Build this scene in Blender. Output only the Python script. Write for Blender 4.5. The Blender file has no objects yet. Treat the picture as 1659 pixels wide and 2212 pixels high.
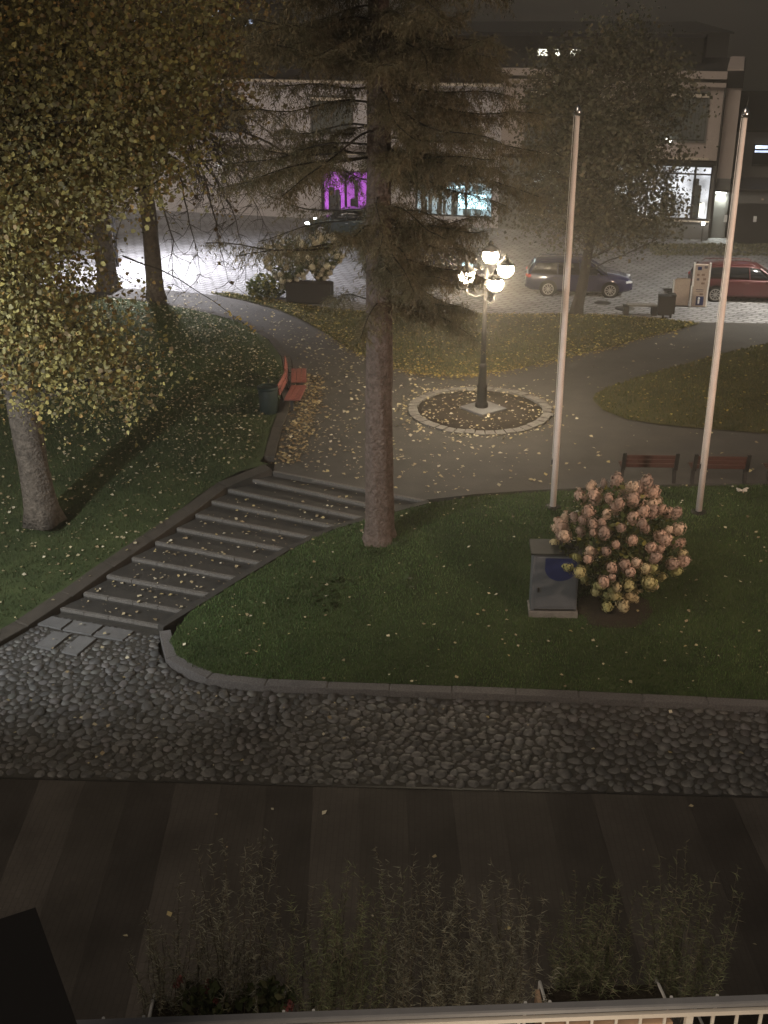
import bpy, math, random
import numpy as np
from mathutils import Vector, Matrix
from mathutils.geometry import delaunay_2d_cdt

random.seed(7)
RNG = np.random.default_rng(11)
R = math.radians
PI = math.pi
SC = bpy.context.scene
COL = SC.collection

# ------------------------------------------------------------------ camera
cam_data = bpy.data.cameras.new('camera')
cam = bpy.data.objects.new('camera', cam_data)
COL.objects.link(cam)
cam.location = (0, 0, 12.0)
cam.rotation_euler = (R(90 - 24.0), 0, 0)
cam_data.sensor_fit = 'VERTICAL'
cam_data.sensor_height = 24.0
cam_data.lens = 2560 / 2212 * 24.0
cam_data.clip_start = 0.05
cam_data.clip_end = 3000
SC.camera = cam

# ------------------------------------------------------------------ world: faint city-lit night sky
world = bpy.data.worlds.new('World')
SC.world = world
world.use_nodes = True
wn = world.node_tree.nodes
wl = world.node_tree.links
bg = wn['Background']
sky = wn.new('ShaderNodeTexSky')
sky.sky_type = 'NISHITA'
sky.sun_disc = False
sky.sun_elevation = R(42)
sky.sun_rotation = R(180 + 40)
tint = wn.new('ShaderNodeMixRGB')
tint.blend_type = 'MULTIPLY'
tint.inputs[0].default_value = 1.0
tint.inputs[2].default_value = (1.0, 0.68, 0.44, 1)
wl.new(sky.outputs[0], tint.inputs[1])
wl.new(tint.outputs[0], bg.inputs[0])
bg.inputs[1].default_value = 0.0095

# soft glow of the lit town, coming from behind and left of the camera
sun_d = bpy.data.lights.new('town_glow', 'SUN')
sun_d.energy = 0.48
sun_d.angle = R(35)
sun_d.color = (1.0, 0.86, 0.70)
sun = bpy.data.objects.new('town_glow', sun_d)
COL.objects.link(sun)
az = R(40)            # light travels towards +y and +x
el = R(42)
dvec = Vector((math.sin(az) * math.cos(el), math.cos(az) * math.cos(el), -math.sin(el)))
sun.rotation_euler = dvec.to_track_quat('-Z', 'Y').to_euler()

SC.render.engine = 'CYCLES'
SC.cycles.use_denoising = True
SC.cycles.max_bounces = 6
SC.cycles.diffuse_bounces = 3
SC.cycles.glossy_bounces = 3
SC.cycles.transmission_bounces = 4
SC.cycles.transparent_max_bounces = 6
SC.cycles.sample_clamp_indirect = 3.0
SC.cycles.caustics_reflective = False
SC.cycles.caustics_refractive = False
SC.view_settings.view_transform = 'Standard'
SC.view_settings.look = 'None'
SC.view_settings.exposure = 1.12
SC.view_settings.gamma = 1.0

# ------------------------------------------------------------------ materials
MATS = {}

def new_mat(name):
    m = bpy.data.materials.new(name)
    m.use_nodes = True
    MATS[name] = m
    return m, m.node_tree.nodes, m.node_tree.links

def mat(name, col, rough=0.8, col2=None, scale=6.0, bump=0.0, bscale=None, metal=0.0, coat=0.0, spec=0.3, detail=6.0, obj_rand=0.0):
    """surface with noise-mixed colours and fine noise relief"""
    m, n, l = new_mat(name)
    b = n['Principled BSDF']
    b.inputs['Roughness'].default_value = rough
    b.inputs['Metallic'].default_value = metal
    b.inputs['Coat Weight'].default_value = coat
    b.inputs['Coat Roughness'].default_value = 0.08
    b.inputs['Specular IOR Level'].default_value = spec
    tc = n.new('ShaderNodeTexCoord')
    src = None
    if col2:
        t = n.new('ShaderNodeTexNoise')
        t.inputs['Scale'].default_value = scale
        t.inputs['Detail'].default_value = detail
        t.inputs['Roughness'].default_value = 0.65
        l.new(tc.outputs['Object'], t.inputs['Vector'])
        r = n.new('ShaderNodeValToRGB')
        r.color_ramp.elements[0].position = 0.35
        r.color_ramp.elements[1].position = 0.68
        r.color_ramp.elements[0].color = (*col, 1)
        r.color_ramp.elements[1].color = (*col2, 1)
        l.new(t.outputs['Fac'], r.inputs[0])
        src = r.outputs[0]
    if obj_rand:
        oi = n.new('ShaderNodeObjectInfo')
        mr = n.new('ShaderNodeMapRange')
        mr.inputs['To Min'].default_value = 1 - obj_rand
        mr.inputs['To Max'].default_value = 1 + obj_rand
        l.new(oi.outputs['Random'], mr.inputs['Value'])
        mx = n.new('ShaderNodeVectorMath')
        mx.operation = 'SCALE'
        if src:
            l.new(src, mx.inputs[0])
        else:
            mx.inputs[0].default_value = col
        l.new(mr.outputs[0], mx.inputs['Scale'])
        src = mx.outputs[0]
    if src:
        l.new(src, b.inputs['Base Color'])
    else:
        b.inputs['Base Color'].default_value = (*col, 1)
    if bump:
        t2 = n.new('ShaderNodeTexNoise')
        t2.inputs['Scale'].default_value = bscale or scale * 4
        t2.inputs['Detail'].default_value = 4
        l.new(tc.outputs['Object'], t2.inputs['Vector'])
        bp = n.new('ShaderNodeBump')
        bp.inputs['Strength'].default_value = bump
        bp.inputs['Distance'].default_value = 0.08 if 'bark' in name else 0.02
        l.new(t2.outputs['Fac'], bp.inputs['Height'])
        l.new(bp.outputs[0], b.inputs['Normal'])
    return m

def mat_attr(name, rough=0.7, transl=0.25, spec=0.25):
    """leaf material: each leaf carries its own colour"""
    m, n, l = new_mat(name)
    b = n['Principled BSDF']
    b.inputs['Roughness'].default_value = rough
    b.inputs['Specular IOR Level'].default_value = spec
    a = n.new('ShaderNodeAttribute')
    a.attribute_name = 'Col'
    l.new(a.outputs['Color'], b.inputs['Base Color'])
    if transl:
        t = n.new('ShaderNodeBsdfTranslucent')
        l.new(a.outputs['Color'], t.inputs['Color'])
        mx = n.new('ShaderNodeMixShader')
        mx.inputs[0].default_value = transl
        l.new(b.outputs[0], mx.inputs[1])
        l.new(t.outputs[0], mx.inputs[2])
        l.new(mx.outputs[0], n['Material Output'].inputs['Surface'])
    return m

def mat_emit(name, col, strength, noise=0.0, scale=3.0, lo=0.3):
    m, n, l = new_mat(name)
    b = n['Principled BSDF']
    b.inputs['Base Color'].default_value = (*[c * 0.5 for c in col], 1)
    b.inputs['Emission Color'].default_value = (*col, 1)
    b.inputs['Emission Strength'].default_value = strength
    if noise:
        tc = n.new('ShaderNodeTexCoord')
        t = n.new('ShaderNodeTexNoise')
        t.inputs['Scale'].default_value = scale
        t.inputs['Detail'].default_value = 3
        l.new(tc.outputs['Object'], t.inputs['Vector'])
        mr = n.new('ShaderNodeMapRange')
        mr.inputs['From Min'].default_value = 0.3
        mr.inputs['From Max'].default_value = 0.7
        mr.inputs['To Min'].default_value = strength * lo
        mr.inputs['To Max'].default_value = strength
        l.new(t.outputs['Fac'], mr.inputs['Value'])
        l.new(mr.outputs[0], b.inputs['Emission Strength'])
    return m

def mat_brick(name, c1, c2, mortar, scale, w=0.5, h=0.25, rough=0.75, bump=0.4, rot=0.0, msize=0.02):
    m, n, l = new_mat(name)
    b = n['Principled BSDF']
    b.inputs['Roughness'].default_value = rough
    b.inputs['Specular IOR Level'].default_value = 0.12
    tc = n.new('ShaderNodeTexCoord')
    mp = n.new('ShaderNodeMapping')
    mp.inputs['Rotation'].default_value = (0, 0, rot)
    l.new(tc.outputs['Object'], mp.inputs['Vector'])
    br = n.new('ShaderNodeTexBrick')
    br.inputs['Color1'].default_value = (*c1, 1)
    br.inputs['Color2'].default_value = (*c2, 1)
    br.inputs['Mortar'].default_value = (*mortar, 1)
    br.inputs['Scale'].default_value = scale
    br.inputs['Brick Width'].default_value = w
    br.inputs['Row Height'].default_value = h
    br.inputs['Mortar Size'].default_value = msize
    l.new(mp.outputs[0], br.inputs['Vector'])
    no = n.new('ShaderNodeTexNoise')
    no.inputs['Scale'].default_value = 0.9
    no.inputs['Detail'].default_value = 8
    l.new(tc.outputs['Object'], no.inputs['Vector'])
    mr = n.new('ShaderNodeMapRange')
    mr.inputs['From Min'].default_value = 0.3
    mr.inputs['From Max'].default_value = 0.7
    mr.inputs['To Min'].default_value = 0.72
    mr.inputs['To Max'].default_value = 1.2
    l.new(no.outputs['Fac'], mr.inputs['Value'])
    vm = n.new('ShaderNodeVectorMath')
    vm.operation = 'SCALE'
    l.new(br.outputs['Color'], vm.inputs[0])
    l.new(mr.outputs[0], vm.inputs['Scale'])
    l.new(vm.outputs[0], b.inputs['Base Color'])
    bp = n.new('ShaderNodeBump')
    bp.inputs['Strength'].default_value = bump
    bp.inputs['Distance'].default_value = 0.01
    bp.invert = True
    l.new(br.outputs['Fac'], bp.inputs['Height'])
    l.new(bp.outputs[0], b.inputs['Normal'])
    return m

mat('far_ground', (0.03, 0.03, 0.025), 0.95, (0.045, 0.045, 0.035), 0.05)
mat('asphalt', (0.050, 0.047, 0.043), 0.85, (0.075, 0.070, 0.062), 1.1, 0.35, 60)
mat('asphalt_dark', (0.032, 0.030, 0.027), 0.9, (0.048, 0.045, 0.040), 2.0, 0.35, 60)
mat('granite', (0.075, 0.072, 0.071), 0.85, (0.175, 0.168, 0.165), 30, 0.9, 40, obj_rand=0.08)
mat('granite_step', (0.085, 0.080, 0.073), 0.9, (0.175, 0.165, 0.15), 26, 0.6, 45)
mat('concrete', (0.13, 0.122, 0.11), 0.85, (0.20, 0.19, 0.17), 5, 0.4, 30)
mat('kerb_brown', (0.042, 0.037, 0.030), 0.9, (0.066, 0.057, 0.046), 3, 0.4, 30)
mat('slab', (0.115, 0.115, 0.115), 0.7, (0.15, 0.15, 0.15), 3, 0.2, 40, obj_rand=0.1)
mat('soil', (0.022, 0.017, 0.012), 0.95, (0.04, 0.031, 0.022), 8, 0.8, 30)
mat('soil_joint', (0.034, 0.032, 0.028), 0.95, (0.056, 0.052, 0.045), 10, 0.6, 40)
mat('lawn', (0.020, 0.034, 0.010), 0.95, (0.045, 0.066, 0.020), 1.6, 0.9, 40)
mat('lawn_left', (0.028, 0.042, 0.014), 0.95, (0.056, 0.074, 0.026), 1.4, 0.9, 40)
mat('lawn_back', (0.035, 0.037, 0.012), 0.95, (0.075, 0.066, 0.022), 1.6, 0.9, 30)
mat_brick('band_light', (0.066, 0.058, 0.052), (0.074, 0.065, 0.058), (0.055, 0.049, 0.043), 1.0, 0.20, 0.10, 0.75, 0.35, R(91.5), 0.008)
mat_brick('band_mid', (0.052, 0.046, 0.041), (0.059, 0.052, 0.046), (0.044, 0.039, 0.034), 1.0, 0.20, 0.10, 0.75, 0.35, R(91.5), 0.008)
mat_brick('band_dark', (0.039, 0.034, 0.031), (0.044, 0.039, 0.035), (0.033, 0.029, 0.026), 1.0, 0.20, 0.10, 0.75, 0.35, R(91.5), 0.008)
mat_brick('street', (0.27, 0.265, 0.27), (0.33, 0.325, 0.325), (0.14, 0.138, 0.138), 1.0, 0.55, 0.28, 0.95, 0.6, R(32), 0.045)
mat('stone', (0.052, 0.051, 0.049), 0.6, (0.115, 0.112, 0.106), 1.6, 0.5, 5, obj_rand=0.4, spec=0.5)
mat_attr('leaf', 0.55, 0.3)
mat_attr('leaf_litter', 0.8, 0.0)
mat_attr('grass', 0.7, 0.25)
mat_attr('stone_attr', 0.6, 0.0, 0.5)
mat_attr('needle', 0.75, 0.12)
mat('bark_spruce', (0.075, 0.056, 0.045), 0.95, (0.17, 0.13, 0.11), 9, 1.0, 16)
mat('bark_linden', (0.060, 0.050, 0.040), 0.95, (0.15, 0.125, 0.10), 7, 1.0, 14)
mat('bark_dark', (0.030, 0.025, 0.020), 0.95, (0.055, 0.046, 0.036), 7, 0.6, 20)
mat('red_wood', (0.19, 0.062, 0.050), 0.65, (0.25, 0.088, 0.070), 8, 0.2)
mat('brown_wood', (0.060, 0.026, 0.020), 0.65, (0.085, 0.036, 0.027), 8, 0.2)
mat('black_metal', (0.018, 0.017, 0.016), 0.5, spec=0.5)
mat('iron', (0.012, 0.011, 0.010), 0.65, (0.020, 0.018, 0.016), 12, 0.2, spec=0.25)
mat('bin_green', (0.010, 0.022, 0.020), 0.6, (0.016, 0.030, 0.027), 5)
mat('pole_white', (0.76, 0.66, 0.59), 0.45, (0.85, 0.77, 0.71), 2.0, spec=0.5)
mat('chrome', (0.6, 0.6, 0.6), 0.2, metal=1.0)
mat('cabinet_grey', (0.090, 0.100, 0.112), 0.6, (0.115, 0.125, 0.138), 3, spec=0.4)
mat('cabinet_top', (0.020, 0.022, 0.022), 0.6, (0.03, 0.033, 0.03), 4)
mat('sign_blue', (0.012, 0.022, 0.09), 0.5, (0.018, 0.030, 0.12), 6)
mat('white_paint', (0.75, 0.74, 0.72), 0.5)
mat('cream', (0.62, 0.54, 0.44), 0.6, (0.70, 0.62, 0.52), 4)
mat('rail_grey', (0.25, 0.25, 0.26), 0.5, (0.30, 0.30, 0.31), 5)
mat('bar_cream', (0.74, 0.68, 0.60), 0.5, (0.82, 0.76, 0.68), 6)
mat('planter_wood', (0.50, 0.33, 0.22), 0.7, (0.60, 0.42, 0.30), 7)
mat('black_board', (0.010, 0.009, 0.009), 0.7)
mat('wall_beige', (0.40, 0.335, 0.30), 0.85, (0.46, 0.39, 0.35), 1.2, 0.1, 20)
mat('wall_pale', (0.50, 0.47, 0.48), 0.85, (0.58, 0.55, 0.56), 1.0, 0.1, 20)
mat('wall_grey', (0.15, 0.145, 0.135), 0.8, (0.18, 0.175, 0.165), 1.5, 0.1, 20)
mat_brick('wall_tile', (0.17, 0.165, 0.155), (0.19, 0.185, 0.175), (0.12, 0.12, 0.11), 1.0, 1.0, 0.5, 0.6, 0.2, 0, 0.01)
mat('trim_dark', (0.030, 0.026, 0.023), 0.6)
mat('roof_dark', (0.018, 0.017, 0.017), 0.8, (0.028, 0.026, 0.026), 2)
mat('curtain', (0.09, 0.10, 0.095), 0.9, (0.15, 0.16, 0.15), 3)
mat('car_blue', (0.006, 0.007, 0.060), 0.35, metal=0.1, coat=1.0, spec=0.5)
mat('car_red', (0.085, 0.020, 0.020), 0.4, metal=0.2, coat=0.6, spec=0.5)
mat('car_green', (0.010, 0.030, 0.030), 0.35, metal=0.4, coat=1.0, spec=0.5)
mat('car_glass', (0.012, 0.013, 0.014), 0.12, spec=0.6)
mat('tyre', (0.012, 0.012, 0.012), 0.9)
mat('alloy', (0.50, 0.48, 0.45), 0.35, metal=0.6)
mat('tail_red', (0.50, 0.02, 0.02), 0.25, spec=0.6)
mat('lamp_clear', (0.7, 0.72, 0.75), 0.15, spec=0.8)
mat('poster_tan', (0.42, 0.33, 0.27), 0.6, (0.50, 0.41, 0.34), 5)
mat('poster_dark', (0.10, 0.08, 0.10), 0.6)
mat('poster_brown', (0.20, 0.12, 0.09), 0.6)
mat('red_flower', (0.45, 0.03, 0.04), 0.6)
mat('paper', (0.55, 0.50, 0.42), 0.8, (0.65, 0.60, 0.52), 12)
mat('manhole', (0.035, 0.033, 0.031), 0.6, (0.05, 0.047, 0.044), 20, 0.6, 30)
mat_emit('lantern_glow', (1.0, 0.84, 0.60), 95.0)
mat_emit('shop_white', (0.92, 0.95, 1.0), 0.62, 0.8, 1.3, 0.04)
mat_emit('shop_dim', (0.72, 0.86, 0.92), 0.14, 0.8, 1.2, 0.25)
mat_emit('shop_cyan', (0.72, 0.92, 1.0), 0.35, 0.8, 1.1, 0.25)
mat_emit('screen', (0.55, 0.90, 1.0), 3.2, 0.6, 4.0, 0.5)
mat_emit('shop_purple', (0.60, 0.14, 0.78), 0.60, 0.8, 0.9, 0.3)
mat_emit('window_lit', (1.0, 0.97, 0.82), 1.6, 0.5, 3.0, 0.5)
mat_emit('window_cold', (0.62, 0.74, 1.0), 1.6, 0.8, 2.0, 0.2)
mat_emit('lamp_cool', (0.95, 1.0, 0.95), 22.0)
mat_emit('lamp_dot', (1.0, 0.98, 0.92), 9.0)
mat_emit('headlight_on', (0.9, 0.97, 1.0), 9.0)

# window glass: dark reflective pane
mat('glass_dark', (0.015, 0.018, 0.018), 0.08, spec=0.6)

# ------------------------------------------------------------------ mesh helpers
class MB:
    def __init__(self):
        self.v = []
        self.f = []

    def add(self, vs, fs):
        o = len(self.v)
        self.v += [tuple(p) for p in vs]
        self.f += [tuple(i + o for i in f) for f in fs]
        return self

    def box(self, c, s, rz=0.0, rx=0.0, ry=0.0, bev=0.0):
        hx, hy, hz = s[0] / 2, s[1] / 2, s[2] / 2
        M = Matrix.Rotation(rz, 3, 'Z') @ Matrix.Rotation(ry, 3, 'Y') @ Matrix.Rotation(rx, 3, 'X')
        C = Vector(c)
        if bev <= 0:
            pts = [(x, y, z) for z in (-hz, hz) for (x, y) in ((-hx, -hy), (hx, -hy), (hx, hy), (-hx, hy))]
            fs = [(3, 2, 1, 0), (4, 5, 6, 7), (0, 1, 5, 4), (1, 2, 6, 5), (2, 3, 7, 6), (3, 0, 4, 7)]
        else:
            b = min(bev, hx * .9, hy * .9, hz * .9)
            pts = []
            for z, k in ((-hz, b), (-hz + b, 0), (hz - b, 0), (hz, b)):
                pts += [(-hx + k, -hy + k, z), (hx - k, -hy + k, z), (hx - k, hy - k, z), (-hx + k, hy - k, z)]
            fs = [(3, 2, 1, 0), (12, 13, 14, 15)]
            for r in range(3):
                for i in range(4):
                    j = (i + 1) % 4
                    fs.append((r * 4 + i, r * 4 + j, r * 4 + 4 + j, r * 4 + 4 + i))
        self.add([M @ Vector(p) + C for p in pts], fs)
        return self

    def tube(self, pts, rad, n=8, cap=True):
        pts = [Vector(p) for p in pts]
        if not hasattr(rad, '__len__'):
            rad = [rad] * len(pts)
        o = len(self.v)
        up = Vector((0.13, 0.27, 1)).normalized()
        for i, p in enumerate(pts):
            d = (pts[min(i + 1, len(pts) - 1)] - pts[max(i - 1, 0)]).normalized()
            a = d.cross(up)
            if a.length < 1e-3:
                a = d.cross(Vector((1, 0, 0)))
            a.normalize()
            b = a.cross(d).normalized()
            for k in range(n):
                t = 2 * PI * k / n
                self.v.append(tuple(p + (a * math.cos(t) + b * math.sin(t)) * rad[i]))
        for i in range(len(pts) - 1):
            for k in range(n):
                k2 = (k + 1) % n
                self.f.append((o + i * n + k, o + i * n + k2, o + (i + 1) * n + k2, o + (i + 1) * n + k))
        if cap:
            self.f.append(tuple(o + k for k in range(n))[::-1])
            self.f.append(tuple(o + (len(pts) - 1) * n + k for k in range(n)))
        return self

    def lathe(self, prof, c=(0, 0, 0), n=16):
        o = len(self.v)
        for r, z in prof:
            for k in range(n):
                t = 2 * PI * k / n
                self.v.append((c[0] + r * math.cos(t), c[1] + r * math.sin(t), c[2] + z))
        for i in range(len(prof) - 1):
            for k in range(n):
                k2 = (k + 1) % n
                self.f.append((o + i * n + k, o + i * n + k2, o + (i + 1) * n + k2, o + (i + 1) * n + k))
        self.f.append(tuple(o + k for k in range(n))[::-1])
        self.f.append(tuple(o + (len(prof) - 1) * n + k for k in range(n)))
        return self

    def prism(self, poly, z0, z1):
        n = len(poly)
        z0 = [z0] * n if not hasattr(z0, '__len__') else z0
        z1 = [z1] * n if not hasattr(z1, '__len__') else z1
        vs = [(p[0], p[1], z0[i]) for i, p in enumerate(poly)] + [(p[0], p[1], z1[i]) for i, p in enumerate(poly)]
        fs = [tuple(range(n))[::-1], tuple(range(n, 2 * n))]
        fs += [(i, (i + 1) % n, n + (i + 1) % n, n + i) for i in range(n)]
        return self.add(vs, fs)

    def loft(self, rings, cap=True):
        n = len(rings[0])
        o = len(self.v)
        for r in rings:
            self.v += [tuple(p) for p in r]
        for i in range(len(rings) - 1):
            for k in range(n):
                k2 = (k + 1) % n
                self.f.append((o + i * n + k, o + i * n + k2, o + (i + 1) * n + k2, o + (i + 1) * n + k))
        if cap:
            self.f.append(tuple(o + k for k in range(n))[::-1])
            self.f.append(tuple(o + (len(rings) - 1) * n + k for k in range(n)))
        return self

def mesh_of(mb, name, smooth=False):
    me = bpy.data.meshes.new(name)
    me.from_pydata(mb.v, [], mb.f)
    me.update()
    if smooth:
        me.shade_smooth()
    return me

def obj(name, mb, m, parent=None, smooth=False, loc=None, rz=0.0):
    me = mb if isinstance(mb, bpy.types.Mesh) else mesh_of(mb, name, smooth)
    if m is not None and len(me.materials) == 0:
        me.materials.append(MATS[m])
    o = bpy.data.objects.new(name, me)
    COL.objects.link(o)
    if parent is not None:
        o.parent = parent
    if loc is not None:
        o.location = loc
    if rz:
        o.rotation_euler[2] = rz
    return o

def tag(o, label=None, cat=None, group=None, kind=None):
    if label: o['label'] = label
    if cat: o['category'] = cat
    if group: o['group'] = group
    if kind: o['kind'] = kind
    return o

def thing(name, label, cat, loc=(0, 0, 0), rz=0.0, group=None):
    o = bpy.data.objects.new(name, None)
    COL.objects.link(o)
    o.empty_display_size = 0.3
    o.location = loc
    o.rotation_euler = (0, 0, rz)
    return tag(o, label, cat, group)

def np_mesh(name, V, F, cols=None, smooth=False):
    """V (n,3), F (m,k) -> mesh; cols (n,3) per-vertex colours"""
    me = bpy.data.meshes.new(name)
    V = np.asarray(V, dtype=np.float32)
    F = np.asarray(F, dtype=np.int32)
    k = F.shape[1]
    me.vertices.add(len(V))
    me.vertices.foreach_set('co', V.ravel())
    me.loops.add(F.size)
    me.loops.foreach_set('vertex_index', F.ravel())
    me.polygons.add(len(F))
    me.polygons.foreach_set('loop_start', np.arange(0, F.size, k, dtype=np.int32))
    if smooth:
        me.polygons.foreach_set('use_smooth', np.ones(len(F), dtype=bool))
    me.update(calc_edges=True)
    if cols is not None:
        ca = me.color_attributes.new('Col', 'FLOAT_COLOR', 'POINT')
        c4 = np.ones((len(V), 4), dtype=np.float32)
        c4[:, :3] = cols
        ca.data.foreach_set('color', c4.ravel())
    return me

def rand_dirs(n):
    d = RNG.normal(size=(n, 3))
    return d / np.linalg.norm(d, axis=1, keepdims=True)

def leaf_cloud(P, size, palette, weights=None, flat=0.0, shade=None, aspect=0.85, jitter=0.25, up=None, round_=False, clump=None):
    """one kite-shaped leaf (4 corners, folded on its midrib) at each point of P"""
    n = len(P)
    a = rand_dirs(n)
    if up is not None:
        a = a * (1 - flat) + up * flat
        a /= np.linalg.norm(a, axis=1, keepdims=True)
    b = np.cross(a, rand_dirs(n))
    b /= np.linalg.norm(b, axis=1, keepdims=True) + 1e-9
    c = np.cross(a, b)
    s = (size * (0.45 + 1.1 * RNG.random(n) ** 1.4))[:, None]
    w = s * aspect
    V = np.empty((n, 4, 3))
    V[:, 0] = P - b * s * 0.5
    V[:, 1] = P + c * w * 0.5 + a * s * 0.12 - b * s * 0.08
    V[:, 2] = P + b * s * 0.5
    V[:, 3] = P - c * w * 0.5 + a * s * 0.12 - b * s * 0.08
    pal = np.array(palette)
    idx = RNG.choice(len(pal), n, p=weights)
    if clump:
        ci = np.repeat(RNG.choice(len(pal), n // clump + 1, p=weights), clump)[:n]
        idx = np.where(RNG.random(n) < .6, ci, idx)
    col = pal[idx] * (1 + jitter * (RNG.random((n, 1)) * 2 - 1))
    if shade is not None:
        col = col * shade[:, None]
    if round_:      # heart-shaped outline with six corners
        W = np.empty((n, 6, 3))
        W[:, 0] = P - b * s * 0.40
        W[:, 1] = P + c * w * 0.36 - b * s * 0.36 + a * s * .05
        W[:, 2] = P + c * w * 0.50 + b * s * 0.02 + a * s * .10
        W[:, 3] = P + b * s * 0.55 - a * s * .05
        W[:, 4] = P - c * w * 0.50 + b * s * 0.02 + a * s * .10
        W[:, 5] = P - c * w * 0.36 - b * s * 0.36 + a * s * .05
        return W.reshape(-1, 3), np.arange(n * 6).reshape(n, 6), np.repeat(col, 6, axis=0)
    F = np.arange(n * 4).reshape(n, 4)
    return V.reshape(-1, 3), F, np.repeat(col, 4, axis=0)

def in_poly(P, poly):
    x, y = P[:, 0], P[:, 1]
    r = np.zeros(len(P), bool)
    n = len(poly)
    for i in range(n):
        x0, y0 = poly[i][:2]
        x1, y1 = poly[(i + 1) % n][:2]
        c = ((y0 > y) != (y1 > y)) & (x < (x1 - x0) * (y - y0) / (y1 - y0 + 1e-12) + x0)
        r ^= c
    return r

def scatter(poly, n):
    xs = [p[0] for p in poly]
    ys = [p[1] for p in poly]
    out = np.zeros((0, 2))
    while len(out) < n:
        q = RNG.random((n * 2, 2)) * [max(xs) - min(xs), max(ys) - min(ys)] + [min(xs), min(ys)]
        out = np.vstack([out, q[in_poly(q, poly)]])
    return out[:n]

class Patch:
    """ground patch: polygon with given border heights, blended smoothly inside"""
    def __init__(self, border, bump=0.0, seed=0, step=0.35):
        self.border = border
        B = []
        n = len(border)
        for i in range(n):
            p, q = np.array(border[i]), np.array(border[(i + 1) % n])
            k = max(1, int(np.linalg.norm(q - p) / step))
            for j in range(k):
                B.append(p + (q - p) * j / k)
        self.B = np.array(B)
        self.bump = bump
        self.ph = np.random.default_rng(seed).random(6) * 6.28

    def h(self, P):
        P = np.asarray(P)[:, :2]
        out = np.empty(len(P))
        for i in range(0, len(P), 4000):
            d2 = ((P[i:i + 4000, None, :] - self.B[None, :, :2]) ** 2).sum(2) + 1e-4
            w = d2 ** -1.5
            dm = np.sqrt(d2.min(1))
            h = (w * self.B[None, :, 2]).sum(1) / w.sum(1)
            x, y = P[i:i + 4000, 0], P[i:i + 4000, 1]
            p = self.ph
            nz = np.sin(x * 1.1 + p[0]) * np.sin(y * .9 + p[1]) * .5 + np.sin(x * 2.3 + p[2]) * np.sin(y * 2.7 + p[3]) * .3
            h = h + self.bump * np.minimum(dm / 1.5, 1) * (1 + .35 * nz)
            out[i:i + 4000] = h
        return out

    def mesh(self, name, cell=0.5):
        xs, ys = self.B[:, 0], self.B[:, 1]
        gx, gy = np.meshgrid(np.arange(xs.min(), xs.max(), cell), np.arange(ys.min(), ys.max(), cell))
        G = np.column_stack([gx.ravel(), gy.ravel()]) + (RNG.random((gx.size, 2)) - .5) * cell * .4
        G = G[in_poly(G, self.border)]
        d = np.sqrt(((G[:, None, :] - self.B[None, :, :2]) ** 2).sum(2).min(1))
        G = G[d > cell * .35]
        P2 = [Vector(p) for p in self.B[:, :2]] + [Vector(p) for p in G]
        nb = len(self.B)
        E = [(i, (i + 1) % nb) for i in range(nb)]
        r = delaunay_2d_cdt(P2, E, [], 1, 1e-5)
        V2 = np.array([tuple(v) for v in r[0]])
        Z = self.h(V2)
        d2 = ((V2[:, None, :] - self.B[None, :, :2]) ** 2).sum(2)
        near = d2.argmin(1)
        on = d2.min(1) < 1e-6
        Z[on] = self.B[near[on], 2]
        me = bpy.data.meshes.new(name)
        me.from_pydata([(v[0], v[1], z) for v, z in zip(V2, Z)], [], [tuple(f) for f in r[2]])
        me.shade_smooth()
        # make the normals face up
        import bmesh
        bm = bmesh.new()
        bm.from_mesh(me)
        for f in bm.faces:
            if f.normal.z < 0:
                f.normal_flip()
        bm.to_mesh(me)
        bm.free()
        return me

def grass_mesh(name, patch, n, hgt, palette, weights=None, width=0.012, poly=None):
    P2 = scatter(poly or patch.border, n)
    Z = patch.h(P2)
    P = np.column_stack([P2, Z])
    ang = RNG.random(n) * 6.283
    lean = 0.6 * RNG.random(n)
    la = RNG.random(n) * 6.283
    h = hgt * (0.5 + RNG.random(n))
    w = np.column_stack([np.cos(ang), np.sin(ang), np.zeros(n)]) * width
    tip = P + np.column_stack([np.cos(la) * lean * h, np.sin(la) * lean * h, h])
    V = np.empty((n, 3, 3))
    V[:, 0] = P - w - [0, 0, .01]
    V[:, 1] = P + w - [0, 0, .01]
    V[:, 2] = tip
    pal = np.array(palette)
    col = pal[RNG.choice(len(pal), n, p=weights)] * (0.7 + 0.6 * RNG.random((n, 1)))
    # broad natural patches of lusher and drier grass
    q = np.sin(P2[:, 0] * 1.3 + 1) * np.sin(P2[:, 1] * 1.1) + .5 * np.sin(P2[:, 0] * 3.1) * np.sin(P2[:, 1] * 2.7 + 2)
    col = col * (1 + .22 * q)[:, None]
    return np_mesh(name, V.reshape(-1, 3), np.arange(n * 3).reshape(n, 3), np.repeat(col, 3, axis=0))

# ================================================================== SETTING
# far ground, one sheet to the horizon
obj_g = obj('ground', MB().add([(-900, -60, -1.62), (900, -60, -1.62), (900, 1800, -1.62), (-900, 1800, -1.62)], [(0, 1, 2, 3)]), 'far_ground')
tag(obj_g, kind='structure')

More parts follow.
